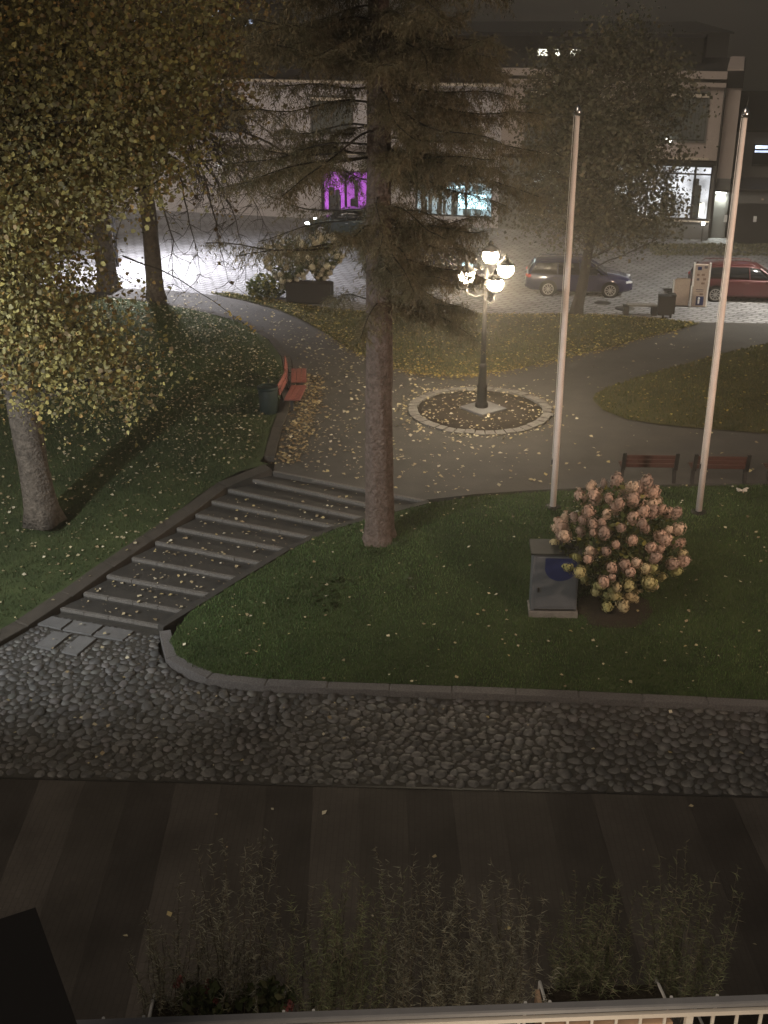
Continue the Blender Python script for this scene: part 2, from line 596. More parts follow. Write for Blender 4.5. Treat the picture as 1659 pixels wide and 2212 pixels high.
# ---- plaza of paving bands (world lines run about 1.5 degrees left of the view axis)
plaza = obj('plaza', MB().box((0, 8.4, -1.44), (60, 22, 0.16)), 'band_dark')
tag(plaza, kind='structure')
EDGE = lambda x: 17.60 - 0.041 * x            # border between paving bands and cobbles
SL = -0.0262
def band_x(k, y): return -6.30 + k * 0.835 + SL * (y - 17.7)
tones = ['band_light', 'band_mid', 'band_dark']
for k in range(-14, 28):
    y0 = 4.0
    xa0, xb0 = band_x(k, y0) + .0008, band_x(k + 1, y0) - .0008
    ya, yb = EDGE(band_x(k, 17.6)) - .02, EDGE(band_x(k + 1, 17.6)) - .02
    xa1, xb1 = band_x(k, ya) + .0008, band_x(k + 1, yb) - .0008
    dz = random.uniform(0, .0015)
    m = MB().prism([(xa0, y0), (xb0, y0), (xb1, yb), (xa1, ya)], -1.37, -1.312 + dz)
    obj('paving_band', m, tones[k % 3], plaza)
# thin edging strip between bands and cobbles
strip = MB()
for i in range(-16, 16):
    x = i * 1.0
    strip.prism([(x + .01, EDGE(x) - .015), (x + .99, EDGE(x + 1) - .015), (x + .99, EDGE(x + 1) + .035), (x + .01, EDGE(x) + .035)], -1.37, -1.300)
obj('edging_strip', strip, 'black_metal', plaza)

# ---- stairs
STL = [(-3.0, 29.62), (-3.66, 29.42), (-4.14, 28.95), (-4.53, 28.44), (-4.87, 27.86), (-5.26, 27.27), (-5.72, 26.71), (-6.19, 26.05), (-6.66, 25.35), (-7.07, 24.68), (-7.52, 24.16)]
STR = [(1.11, 27.59), (0.24, 27.33), (-0.54, 27.11), (-1.23, 26.86), (-1.87, 26.52), (-2.43, 26.05), (-2.94, 25.53), (-3.50, 24.98), (-4.06, 24.37), (-4.60, 23.79), (-5.09, 23.33)]
RISE = 0.12
stairs = thing('stairway', 'wide outdoor stairway of asphalt treads with pale granite step edges between two lawns', 'stairs', (-3.2, 26.4, 0))
def rel(pts, o): return [(p[0] - o[0], p[1] - o[1]) for p in pts]
SO = (-3.2, 26.4)
for i in range(11):
    z = -RISE * i
    L, Rr = np.array(STL[i]), np.array(STR[i])
    d = (Rr - L) / np.linalg.norm(Rr - L)
    back = np.array([-d[1], d[0]])
    if back[1] < 0: back = -back
    w = 0.085
    # granite edging stones, each about 1.1 m long
    ln = np.linalg.norm(Rr - L)
    ns = 4 if i > 1 else 5
    for k in range(ns):
        a = L + d * (ln * k / ns + .006)
        b = L + d * (ln * (k + 1) / ns - .006)
        e = random.uniform(-.008, .008)
        q = [a - back * (.0 + e), b - back * (.0 + e), b + back * w, a + back * w]
        obj('edge_stone', MB().prism(rel(q, SO), z - .07, z + random.uniform(.004, .010)), 'granite_step', stairs)
    obj('riser', MB().prism(rel([L + back * .006, Rr + back * .006, Rr + back * w, L + back * w], SO), z - RISE - .1, z - .071), 'asphalt_dark', stairs)
    # asphalt tread behind the edging
    if i > 0:
        L2, R2 = np.array(STL[i - 1]), np.array(STR[i - 1])
        q = [L + back * (w + .004), Rr + back * (w + .004), R2 + (R2 - L2) / np.linalg.norm(R2 - L2) * .0 + back * .03, L2 + back * .03]
        obj('tread', MB().prism(rel(q, SO), z - .25, z), 'asphalt_dark', stairs)

def off_line(pts, w):
    """offset a polyline to its left by w"""
    out = []
    P = [np.array(p[:2], float) for p in pts]
    for i in range(len(P)):
        d = P[min(i + 1, len(P) - 1)] - P[max(i - 1, 0)]
        d = d / np.linalg.norm(d)
        out.append(tuple(P[i] + np.array([-d[1], d[0]]) * w))
    return out

def resample(pts, step):
    P = [np.array(p, float) for p in pts]
    seg = [np.linalg.norm(P[i + 1][:2] - P[i][:2]) for i in range(len(P) - 1)]
    tot = sum(seg)
    n = max(2, int(round(tot / step)))
    out = []
    for k in range(n + 1):
        s = tot * k / n
        i = 0
        while i < len(seg) - 1 and s > seg[i]:
            s -= seg[i]
            i += 1
        out.append(P[i] + (P[i + 1] - P[i]) * min(1, s / seg[i]))
    return out

def kerb(name, pts, width, h, m, step=1.0, depth=0.35, label=None, cat=None, gap=.002, bulge=.014):
    """row of kerb stones along a 3-D polyline; pts carry the ground height"""
    root = thing(name, label, cat, (pts[0][0], pts[0][1], pts[0][2]))
    ox, oy, oz = pts[0]
    P = resample(pts, step)
    O = off_line([p for p in P], width)
    for i in range(len(P) - 1):
        a, b = P[i], P[i + 1]
        t = (b[:2] - a[:2]) / np.linalg.norm(b[:2] - a[:2])
        oa, ob = np.array(O[i]), np.array(O[i + 1])
        poly = [a[:2] + t * gap, b[:2] - t * gap, ob - t * gap, oa + t * gap]
        e = random.uniform(-.006, .006)
        # bevelled top
        c = sum(poly) / 4
        inn = [p + (c - p) * (bulge / max(.05, np.linalg.norm(c - p))) * 2 for p in poly]
        zt = [a[2] + h + e, b[2] + h + e, b[2] + h + e, a[2] + h + e]
        vs = [(p[0] - ox, p[1] - oy, z - h - depth - oz) for p, z in zip(poly, zt)]
        vs += [(p[0] - ox, p[1] - oy, z - bulge * 1.5 - oz) for p, z in zip(poly, zt)]
        vs += [(p[0] - ox, p[1] - oy, z - oz) for p, z in zip(inn, zt)]
        fs = [(3, 2, 1, 0), (8, 9, 10, 11)]
        for r in range(2):
            for k in range(4):
                j = (k + 1) % 4
                fs.append((r * 4 + k, r * 4 + j, r * 4 + 4 + j, r * 4 + 4 + k))
        obj('kerb_stone', MB().add(vs, fs), m, root)
    return root

# stringers beside the stairs
LEFTW = [(-8.75, 22.2, -1.32), (-8.1, 23.25, -1.32)] + [(p[0] - .02, p[1] + .02, -RISE * i - .02) for i, p in reversed(list(enumerate(STL)))]
KL = kerb('stair_kerb', LEFTW, 0.42, 0.10, 'kerb_brown', 1.3, 0.6, 'broad dark brown kerb running up beside the lawn with the red benches', 'kerb')
RIGHTW = [(p[0], p[1], -RISE * i - .01) for i, p in enumerate(STR)][::-1]
KR = kerb('stair_kerb', [RIGHTW[0]] + RIGHTW[1:], -0.20, 0.07, 'asphalt_dark', 1.2, 0.6, 'narrow dark kerb between the stairway and the lawn with the spruce', 'kerb')

# ---- front lawn with its granite kerb
FRONT = [(-5.02, 23.1), (-4.98, 22.6), (-4.72, 21.95), (-4.2, 21.35), (-3.4, 20.96), (-2.2, 20.8), (-0.28, 20.68), (3.48, 20.42), (7.67, 20.05), (12.0, 19.65), (18.0, 19.1)]
KF = kerb('lawn_kerb', [(x, y, -1.32) for x, y in FRONT], 0.25, 0.14, 'granite', 1.25, 0.3, 'rounded granite kerb of the front lawn where it meets the cobbles', 'kerb')
FIN = off_line(FRONT, 0.26)
front_border = [(x, y, -1.19) for x, y in FIN[1:]]
front_border += [(18.0, 29.0, 0.0), (14.0, 28.85, 0.0), (10.07, 28.68, 0.0), (7.0, 28.55, 0.0), (4.2, 28.25, 0.0), (2.4, 27.95, 0.0)]
front_border += [(p[0] + .17, p[1] - .16, -RISE * i + .05) for i, p in enumerate(STR)][:-1]
front = Patch(front_border, 0.13, 3)
tag(obj('lawn_front', front.mesh('lawn_front', .45), 'lawn'), kind='structure')
G_PAL = [(0.066, 0.118, 0.038), (0.085, 0.142, 0.047), (0.054, 0.094, 0.030), (0.112, 0.145, 0.058)]
VIEW_FRONT = [(-5.2, 20.5), (8.6, 19.6), (12.5, 29.2), (-1, 28)]
gm = grass_mesh('grass', front, 85000, 0.055, G_PAL, poly=[p for p in front_border if p[0] < 12.5])
tag(obj('grass', gm, 'grass'), 'short mown grass of the lawn around the spruce and hydrangea', 'grass', kind='stuff')

LKP = [(-3.02, 30.6), (-3.02, 32.0), (-3.0, 33.2), (-2.92, 34.6), (-2.95, 36.4), (-3.0, 38.0), (-3.3, 40.3), (-4.0, 42.6), (-5.2, 44.9), (-7.2, 46.9), (-9.6, 48.3), (-13.0, 49.9), (-20.0, 52.0)]
# ---- asphalt paths and park slab at street level
park = [(-2.98, 29.58), (1.05, 27.72), (2.4, 28.1), (4.2, 28.4), (7.0, 28.7), (10.07, 28.83), (18, 29.1), (60, 31), (60, 52), (-20, 53.2)] + [(x + .02, y) for x, y in LKP[::-1]]
tag(obj('path', MB().prism(park, -1.5, 0.0), 'asphalt'), kind='structure')
# street of pavers
street_poly = [(-60, 52.6), (-15, 51.4), (-9.2, 50.3), (-5.2, 48.6), (-3.8, 47.75), (-1.5, 46.6), (0.9, 46.0), (5, 46.1), (8.5, 46.0), (12.0, 45.1), (14.8, 44.9), (60, 44), (60, 100), (-60, 100)]
tag(obj('street', MB().prism(street_poly, -1.5, 0.008), 'street'), kind='structure')

# ---- lawn on the left
LK = LKP
KLw = off_line([(p[0], p[1]) for p in LEFTW], 0.42)
left_border = [(x, y, p[2] + .085) for (x, y), p in zip(KLw, LEFTW)] + [(-3.42, 30.3, .03)]
left_border += [(x - .32, y, .05) for x, y in LK] + [(-40, 56, .1), (-40, 22.2, -.5), (-10, 21.9, -1.25)]
leftp = Patch(left_border, 0.12, 5)
tag(obj('lawn_bank', leftp.mesh('lawn_bank', .7), 'lawn_left'), kind='structure')
GL_PAL = [(0.047, 0.073, 0.026), (0.060, 0.088, 0.031), (0.039, 0.057, 0.021), (0.081, 0.086, 0.036)]
tag(obj('grass', grass_mesh('grass', leftp, 70000, 0.06, GL_PAL, poly=[(-9.5, 22.2), (-8.2, 24), (-5, 28.6), (-3.5, 30.3), (-3.2, 38), (-5.4, 44.9), (-9.8, 48.3), (-15, 50), (-15, 40), (-12, 30)]), 'grass'),
    'short grass of the sloping lawn beneath the yellow linden', 'grass', kind='stuff')
kerb('path_kerb', [(x, y, 0) for x, y in LK], 0.30, 0.07, 'kerb_brown', 1.2, 0.3, 'low brown kerb curving behind the red benches', 'kerb')
# second, flush row of setts in front of the red benches
kerb('path_kerb', [(-2.35, 30.4, 0), (-2.15, 32.0, 0), (-2.05, 33.8, 0), (-2.1, 36.0, 0), (-2.25, 38.0, 0)], 0.12, 0.012, 'kerb_brown', .8, .2, 'flush edging strip in front of the red benches', 'kerb')

# ---- lawns behind: one in front of the street, one on the right
back_border = [(-7.45, 49.75), (-5.9, 48.6), (-4.28, 46.96), (-3.2, 45.3), (-2.26, 43.49), (-1.1, 41.0), (0.32, 39.07), (1.1, 38.4), (2.03, 38.1), (3.2, 38.2), (4.26, 38.7), (6.0, 39.85), (7.84, 41.25), (9.8, 42.9), (11.4, 44.1), (12.2, 44.75), (11.4, 45.2), (8.5, 46.1), (5, 46.2), (0.9, 46.15), (-1.5, 46.75), (-3.8, 47.9), (-5.2, 48.9), (-6.6, 49.75)]
back = Patch([(x, y, .035) for x, y in back_border], 0.16, 8)
tag(obj('lawn_back', back.mesh('lawn_back', .6), 'lawn_back'), kind='structure')
right_border = [(24, 47), (13.99, 41.95), (12.0, 40.7), (10.37, 39.4), (8.7, 38.1), (7.42, 37.0), (6.75, 36.2), (6.58, 35.5), (6.72, 34.6), (7.3, 33.75), (8.2, 33.3), (9.2, 33.0), (11.19, 32.5), (24, 30.5)]
rightp = Patch([(x, y, .035) for x, y in right_border], 0.16, 9)
tag(obj('lawn_right', rightp.mesh('lawn_right', .7), 'lawn_back'), kind='structure')
GB_PAL = [(0.060, 0.074, 0.022), (0.090, 0.090, 0.029), (0.046, 0.055, 0.017), (0.120, 0.102, 0.036)]
tag(obj('grass', grass_mesh('grass', back, 26000, 0.07, GB_PAL, width=.02), 'grass'), 'leaf-strewn grass of the lawn between the lamp post and the street', 'grass', kind='stuff')
tag(obj('grass', grass_mesh('grass', rightp, 22000, 0.07, GB_PAL, width=.018, poly=[p for p in right_border if p[0] < 23] + [(20, 36), (20, 43)]), 'grass'), 'grass of the round-nosed lawn beside the flagpoles', 'grass', kind='stuff')

# ---- round bed with the lamp
BC = (2.95, 34.62)
bed = thing('lamp_bed', 'round soil bed ringed with stone setts at the foot of the lamp post', 'flower bed', (BC[0], BC[1], 0))
obj('soil', MB().lathe([(1.95, -.1), (1.95, .02), (1.2, .055), (.2, .075)], n=40), 'soil', bed, True)
NS = 44
for k in range(NS):
    a0, a1 = 2 * PI * k / NS + .008, 2 * PI * (k + 1) / NS - .008
    r0, r1 = 1.93 + random.uniform(-.02, .02), 2.22 + random.uniform(-.03, .03)
    q = [(r0 * math.cos(a0), r0 * math.sin(a0)), (r1 * math.cos(a0), r1 * math.sin(a0)), (r1 * math.cos(a1), r1 * math.sin(a1)), (r0 * math.cos(a1), r0 * math.sin(a1))]
    z = random.uniform(.06, .09)
    obj('sett', MB().prism(q, -.1, [z, z - .015, z - .015, z]), 'concrete', bed)
obj('foot_slab', MB().box((0.1, -.05, .075), (1.02, 1.02, .13), R(38), bev=.02), 'slab', bed)

# ---- cobbles: field of rounded field stones set in soil
cob = obj('cobbles', MB().prism([(-30, EDGE(-30)), (30, EDGE(30)), (30, 18.5), (18, 19.05)] + [(x, y - .02) for x, y in FRONT[::-1][1:]] + [(-5.1, 23.4), (-7.5, 24.2), (-8.0, 23.4), (-8.9, 21.9), (-30, 20)], -1.6, -1.325), 'soil_joint')
tag(cob, kind='structure')
slabs = [[(-7.96, 23.62), (-7.74, 23.96), (-7.14, 23.76), (-7.30, 23.37)], [(-7.24, 23.33), (-7.06, 23.74), (-6.38, 23.53), (-6.55, 23.11)],
         [(-6.49, 23.07), (-6.30, 23.47), (-5.63, 23.26), (-5.80, 22.86)], [(-7.66, 22.60), (-7.42, 23.24), (-7.02, 23.12), (-7.28, 22.45)],
         [(-7.03, 22.36), (-6.80, 23.04), (-6.40, 22.93), (-6.66, 22.22)]]
for q in slabs:
    obj('flagstone', MB().prism(q, -1.5, -1.285 + random.uniform(0, .01)), 'slab', cob)
# pack stones
area = [(-11.5, EDGE(-11.5) + .13), (12.5, EDGE(12.5) + .13), (12.5, 19.5)] + [(x, y - .05) for x, y in FRONT[::-1] if x < 12] + [(-5.15, 23.15), (-7.6, 24.0), (-8.05, 23.2), (-8.85, 21.9), (-11.5, 21.0)]
stones = []
cellsz = .25
grid = {}
def fits(x, y, r, tight):
    cx, cy = int(x / cellsz), int(y / cellsz)
    for i in range(cx - 2, cx + 3):
        for j in range(cy - 2, cy + 3):
            for (a, b, rr) in grid.get((i, j), ()):
                if (a - x) ** 2 + (b - y) ** 2 < ((r + rr) * tight) ** 2:
                    return False
    return True
def in_slab(x, y, r):
    for q in slabs:
        mx, my = sum(p[0] for p in q) / 4, sum(p[1] for p in q) / 4
        if abs(x - mx) < .5 and abs(y - my) < .5:
            pts = np.array([[x + r * c, y + r * s] for c, s in ((0, 0), (.8, 0), (-.8, 0), (0, .8), (0, -.8))])
            if in_poly(pts, q).any():
                return True
    return False
for rad, tries in ((.132, 1400), (.108, 12000), (.088, 30000), (.068, 36000), (.048, 28000)):
    pts = scatter(area, tries)
    for x, y in pts:
        r = rad * random.uniform(.9, 1.12)
        if y > 22.0 and x < -5 and r > .08: r *= .7
        if fits(x, y, r, .82) and not in_slab(x, y, r):
            stones.append((x, y, r))
            grid.setdefault((int(x / cellsz), int(y / cellsz)), []).append((x, y, r))
def stone_shape(seed):
    rg = random.Random(seed)
    n = 8
    el_ = rg.uniform(.70, 1.0)
    ph = [rg.uniform(0, 6.28) for _ in range(3)]
    V, F = [], []
    for (rr, z) in ((1.0, -.5), (1.0, .05), (.84, .42), (.48, .66)):
        for k in range(n):
            t = 2 * PI * k / n
            w = 1 + .13 * math.sin(2 * t + ph[0]) + .11 * math.sin(3 * t + ph[1]) + rg.uniform(-.05, .05)
            V.append((rr * w * math.cos(t), rr * w * el_ * math.sin(t), z + .12 * math.sin(t + ph[2])))
    V.append((0, 0, .72))
    for r in range(3):
        for k in range(n):
            F.append((r * n + k, r * n + (k + 1) % n, r * n + n + (k + 1) % n, r * n + n + k))
    for k in range(n):
        F.append((3 * n + k, 3 * n + (k + 1) % n, 4 * n))
    return V, F
shapes = [stone_shape(s) for s in range(8)]
stone_meshes = []
for i, (V, F) in enumerate(shapes):
    me = mesh_of(MB().add(V, F), 'cobble', True)
    me.materials.append(MATS['stone'])
    stone_meshes.append(me)
def vis(s): return s[2] * (1.0 if (abs(s[0]) < s[1] * .40 and s[1] < 24) else 0.0) / s[1]
stones.sort(key=vis, reverse=True)
for (x, y, r) in stones[:300]:
    o = obj('cobble', random.choice(stone_meshes), None, cob)
    o.location = (x, y, -1.335 + random.uniform(-.015, .015))
    o.scale = (r * 1.02, r * .98, r * random.uniform(.42, .74))
    o.rotation_euler = (random.uniform(-.22, .22), random.uniform(-.22, .22), random.uniform(0, 6.28))
BV, BF, BCc = [], [], []
for (x, y, r) in stones[300:]:
    V, F = random.choice(shapes)
    M = Matrix.Rotation(random.uniform(0, 6.28), 3, 'Z') @ Matrix.Rotation(random.uniform(-.22, .22), 3, 'X')
    sz = r * random.uniform(.42, .74)
    o_ = len(BV)
    zz = -1.335 + random.uniform(-.015, .015)
    t = random.uniform(.042, .125)
    cc = (t * random.uniform(.95, 1.06), t * .975, t * random.uniform(.88, .98))
    for v in V:
        p = M @ Vector((v[0] * r, v[1] * r, v[2] * sz))
        BV.append((p.x + x, p.y + y, p.z + zz))
        BCc.append(cc)
    for f in F:
        BF.append(tuple(i + o_ for i in (f if len(f) == 4 else f + (f[2],))))
quads = [f for f in BF if f[3] != f[2]]
tris = [f[:3] for f in BF if f[3] == f[2]]
me = bpy.data.meshes.new('cobblestones')
me.from_pydata(BV, [], quads + tris)
me.shade_smooth()
ca = me.color_attributes.new('Col', 'FLOAT_COLOR', 'POINT')
ca.data.foreach_set('color', np.column_stack([np.array(BCc), np.ones(len(BCc))]).astype(np.float32).ravel())
tag(obj('cobblestones', me, 'stone_attr', cob), kind='stuff')

# ================================================================== TREES
def noise3(P, s, ph):
    return (np.sin(P[:, 0] * s + ph) * np.sin(P[:, 1] * s * 1.1 + ph * 2) + np.sin(P[:, 2] * s * 1.2 + ph * 3) * np.sin(P[:, 0] * s * .7 + ph)) * .5

def wiggle(a, b, n, amp, sag=0.0):
    a, b = Vector(a), Vector(b)
    out = []
    off = Vector((random.uniform(-1, 1), random.uniform(-1, 1), random.uniform(-1, 1)))
    for i in range(n + 1):
        t = i / n
        p = a.lerp(b, t) + off * amp * math.sin(PI * t) + Vector((random.uniform(-1, 1), random.uniform(-1, 1), random.uniform(-1, 1))) * amp * .18 * (1 if 0 < i < n else 0)
        p.z += sag * 4 * t * (1 - t)
        out.append(p)
    return out

def deciduous(name, label, base, trunk_pts, trunk_rad, blobs, n_leaf, leaf, palette, weights, bark='bark_linden', per=26, spread=.38, seed=1, bare=0.0, group=None, branch_r=.085, flat=0.0, cut=None, round_=False):
    """tapered trunk, limbs running to leaf clusters, crown of single leaves"""
    global RNG
    random.seed(seed)
    RNG = np.random.default_rng(seed)
    root = thing(name, label, 'tree', base, group=group)
    B = Vector(base)
    tp = [Vector(p) - B for p in trunk_pts]
    mb = MB()
    # refine trunk with slight irregularity
    pts, rads = [], []
    for i in range(len(tp) - 1):
        for j in range(4):
            t = j / 4
            pts.append(tp[i].lerp(tp[i + 1], t))
            rads.append((trunk_rad[i] * (1 - t) + trunk_rad[i + 1] * t) * random.uniform(.96, 1.05))
    pts.append(tp[-1])
    rads.append(trunk_rad[-1])
    n = 16
    mb.tube(pts, rads, n)
    # root flare and bark lumps
    for i in range(len(mb.v)):
        x, y, z = mb.v[i]
        k = i // n
        if k < len(pts):
            c = pts[k]
            a = math.atan2(y - c.y, x - c.x)
            fl = 1 + (.05 * math.sin(a * 5 + k) + .04 * math.sin(a * 9 + 2 * k))
            if k == 0: fl *= 1.25 + .12 * math.sin(a * 4)
            if k == 1: fl *= 1.06
            mb.v[i] = (c.x + (x - c.x) * fl, c.y + (y - c.y) * fl, z)
    obj('trunk', mb, bark, root, True)
    # clusters
    tot = sum(b[1][0] * b[1][1] * b[1][2] for b in blobs)
    C = []
    for c, r, in [(b[0], b[1]) for b in blobs]:
        k = max(3, int(n_leaf / per * r[0] * r[1] * r[2] / tot))
        d = rand_dirs(k) * (RNG.random((k, 1)) ** .45)
        C.append(np.array(c) - np.array(base) + d * np.array(r))
    C = np.vstack(C)
    keep = noise3(C, 1.7, seed) > -.42
    if cut is not None:
        keep &= ~cut(C + np.array(base))
    C = C[keep]
    br = MB()
    step = max(1, len(C) // 110)
    top = tp[-1]
    for i in range(0, len(C), step):
        c = Vector(C[i])
        # leave the trunk at a height below the cluster
        zt = min(max(c.z - .35 * (Vector((c.x, c.y, 0)) - Vector((top.x, top.y, 0))).length - .3, tp[1].z if len(tp) > 2 else tp[-1].z * .6), top.z)
        s = top
        for j in range(len(tp) - 1):
            if tp[j].z <= zt <= tp[j + 1].z:
                s = tp[j].lerp(tp[j + 1], (zt - tp[j].z) / max(1e-3, tp[j + 1].z - tp[j].z))
        L = (c - s).length
        w = wiggle(s, c, 6, .12 * L, .05 * L)
        r0 = branch_r * random.uniform(.5, 1.3) * (L / 4) ** .6
        br.tube(w, [r0 * (1 - .85 * q / 6) for q in range(7)], 5, False)
        for q in range(3):
            p = w[random.randint(3, 6)]
            e = p + Vector((random.uniform(-1, 1), random.uniform(-1, 1), random.uniform(-.9, .4))) * .9
            br.tube(wiggle(p, e, 3, .12), [.014, .011, .008, .004], 3, False)
    tag(obj('branches', br, 'bark_dark', root, True), kind='stuff')
    n = len(C)
    P = np.repeat(C, per, axis=0) + RNG.normal(size=(n * per, 3)) * spread * np.array([1, 1, .8])
    sh = np.repeat(.8 + .4 * RNG.random(n), per)
    hue = np.repeat(RNG.random(n), per)
    V, F, c = leaf_cloud(P, leaf, palette, weights, shade=sh, up=np.array([[0, -.6, .8]]), flat=flat, round_=round_, clump=per)
    obj('crown', np_mesh('crown', V, F, c), 'leaf', root)
    return root

LIN_PAL = [(0.302, 0.263, 0.092), (0.269, 0.241, 0.099), (0.213, 0.196, 0.085), (0.336, 0.213, 0.073), (0.370, 0.319, 0.112), (0.246, 0.185, 0.101), (0.168, 0.146, 0.076)]
LIN_W = [.22, .22, .18, .10, .10, .10, .08]
linden_root = deciduous('linden_tree', 'big yellow-leaved linden with leaning trunk at the picture\'s left edge', (-8.66, 27.45, -.5),
    [(-8.66, 27.45, -.5), (-8.74, 27.45, 1.2), (-8.86, 27.4, 3.2), (-9.12, 27.4, 5.2), (-9.3, 27.4, 8.0), (-9.3, 27.5, 11)], [.42, .36, .36, .33, .24, .12],
    [((-8.4, 25.6, 5.2), (1.7, 1.8, 1.6)), ((-7.0, 25.8, 4.3), (1.4, 1.3, 1.5)), ((-6.2, 25.8, 3.9), (.8, 1.0, 1.0)), ((-8.6, 24.8, 6.8), (1.8, 1.4, 1.6)), ((-6.6, 25.4, 8.2), (1.6, 1.4, 1.6)), ((-7.2, 27.0, 7.4), (2.2, 2.6, 2.0)), ((-9.6, 26.0, 8.0), (2.6, 2.6, 2.4)),
     ((-5.6, 27.2, 9.0), (1.7, 2.2, 1.7)), ((-7.6, 26.5, 10.6), (3.0, 2.6, 1.8)), ((-9.9, 27, 5.2), (2.0, 2.0, 1.6)), ((-4.7, 27.5, 11.0), (1.6, 2.0, 1.5)), ((-6.2, 26.6, 6.4), (1.2, 1.6, 1.2)), ((-9.5, 27, 12.5), (3, 3, 2)), ((-11.5, 28, 8), (2.5, 3, 4))],
    175000, .092, LIN_PAL, LIN_W, seed=21, spread=.47, round_=True, flat=.25,
    cut=lambda C: (C[:, 0] > -6.9) & (C[:, 2] > 5.6) & (C[:, 2] < 7.7))

LIN2_PAL = [(0.20, 0.135, 0.052), (0.15, 0.115, 0.048), (0.26, 0.15, 0.050), (0.10, 0.082, 0.038), (0.26, 0.20, 0.066)]
for (nm, bx, by, r, sd, bl, lab) in (
    ('linden_tree', -9.51, 48.7, .36, 31, [((-10, 47.8, 8.2), (3.2, 2.6, 2.8)), ((-7.4, 47.6, 8.6), (2.0, 2.2, 2.0)), ((-6.2, 48, 10.4), (2.4, 2.4, 1.8)), ((-10.5, 48, 11.5), (3.5, 3, 2.2)), ((-5.6, 47, 7.6), (1.0, 1.4, .7))],
     'brown-leaved linden whose trunk stands against the bright street, right of its twin'),
    ('linden_tree', -11.85, 50.4, .44, 32, [((-13, 49.6, 6.5), (2.6, 2.4, 2.6)), ((-12, 49, 9.5), (3.2, 3, 2.6)), ((-15.5, 49.5, 8.5), (2.5, 2.5, 3.2))],
     'brown-leaved linden with the thick trunk at the left end of the bright street')):
    deciduous(nm, lab, (bx, by, 0), [(bx, by, -.1), (bx + .02, by, 2), (bx - .05, by, 4.2), (bx - .1, by, 7), (bx - .2, by, 10.5)], [r, r * .92, r * .85, r * .6, r * .25],
              bl, 30000, .19, LIN2_PAL, [.3, .25, .15, .2, .1], seed=sd, spread=.5)

# bare drooping twigs with a few leaves left on them: limbs of the right-hand linden behind
random.seed(5)
tw = MB()
lp = []
roots = [((-7.6, 47.6, 6.4), (-6.1, 45.6, 3.0)), ((-7.2, 47.4, 6.0), (-5.3, 45.2, 2.2)), ((-8.0, 47.4, 5.6), (-7.0, 45.0, 1.9)), ((-6.6, 47.2, 6.6), (-4.4, 45.4, 3.4)), ((-9.0, 47.2, 4.6), (-8.0, 44.6, 1.6)), ((-7.4, 47.2, 6.6), (-5.9, 44.6, 1.7)), ((-8.8, 47.4, 5.2), (-10.4, 45.4, 1.9)), ((-6.6, 47, 6.2), (-5.0, 45.6, 4.4))]
for _ in range(30):
    a0_ = (random.uniform(-9.2, -5.4), random.uniform(46.8, 47.8), random.uniform(5.8, 9.4))
    roots.append((a0_, (a0_[0] + random.uniform(.6, 3.4), a0_[1] - random.uniform(.5, 2.2), a0_[2] - random.uniform(.2, 2.6))))
for a, b in roots:
    main = wiggle(a, b, 8, .35, .35)
    tw.tube(main, [.05 - .0055 * q for q in range(9)], 5, False)
    for q in range(2, 9):
        for s in range(3):
            p = main[q]
            e = p + Vector((random.uniform(-.9, .9), random.uniform(-.6, .3), random.uniform(-1.1, .05))) * random.uniform(.5, 1.1)
            w2 = wiggle(p, e, 4, .12)
            tw.tube(w2, [.016, .013, .010, .008, .005], 3, False)
            if random.random() < .38: lp.append(tuple(w2[-1]))
            for _ in range(2):
                p2 = w2[random.randint(1, 3)]
                e2 = p2 + Vector((random.uniform(-.4, .4), random.uniform(-.3, .3), random.uniform(-.5, .15)))
                tw.tube([p2, e2], [.008, .004], 3, False)
lin_back = bpy.data.objects['linden_tree.001']
o = obj('bare_twigs', tw, 'bark_dark', lin_back, True)
o.location = -Vector(lin_back.location)
V, F, c = leaf_cloud(np.array(lp), .16, [(0.11, .07, .03), (.30, .22, .05)], [.7, .3])
o = obj('last_leaves', np_mesh('last_leaves', V, F, c), 'leaf', lin_back)
o.location = -Vector(lin_back.location)

# hanging sprig of bright leaves of the near linden, above the path
sp = wiggle((-5.9, 26.8, 6.4), (-3.15, 27.4, 4.55), 7, .15, .3)
lin_near = linden_root
o = obj('twig', MB().tube(sp, [.02, .018, .015, .012, .01, .008, .006, .004], 4, False), 'bark_dark', lin_near, True)
o.location = -Vector(lin_near.location)
pp = np.array([tuple(sp[k].lerp(sp[min(k + 1, 7)], t)) for k in (5, 6, 6, 7, 7) for t in (0, .35, .7)]) + RNG.normal(size=(15, 3)) * .05
V, F, c = leaf_cloud(pp, .13, [(0.36, .26, .07), (.42, .30, .09)])
o = obj('sprig_leaves', np_mesh('sprig_leaves', V, F, c), 'leaf', lin_near)
o.location = -Vector(lin_near.location)

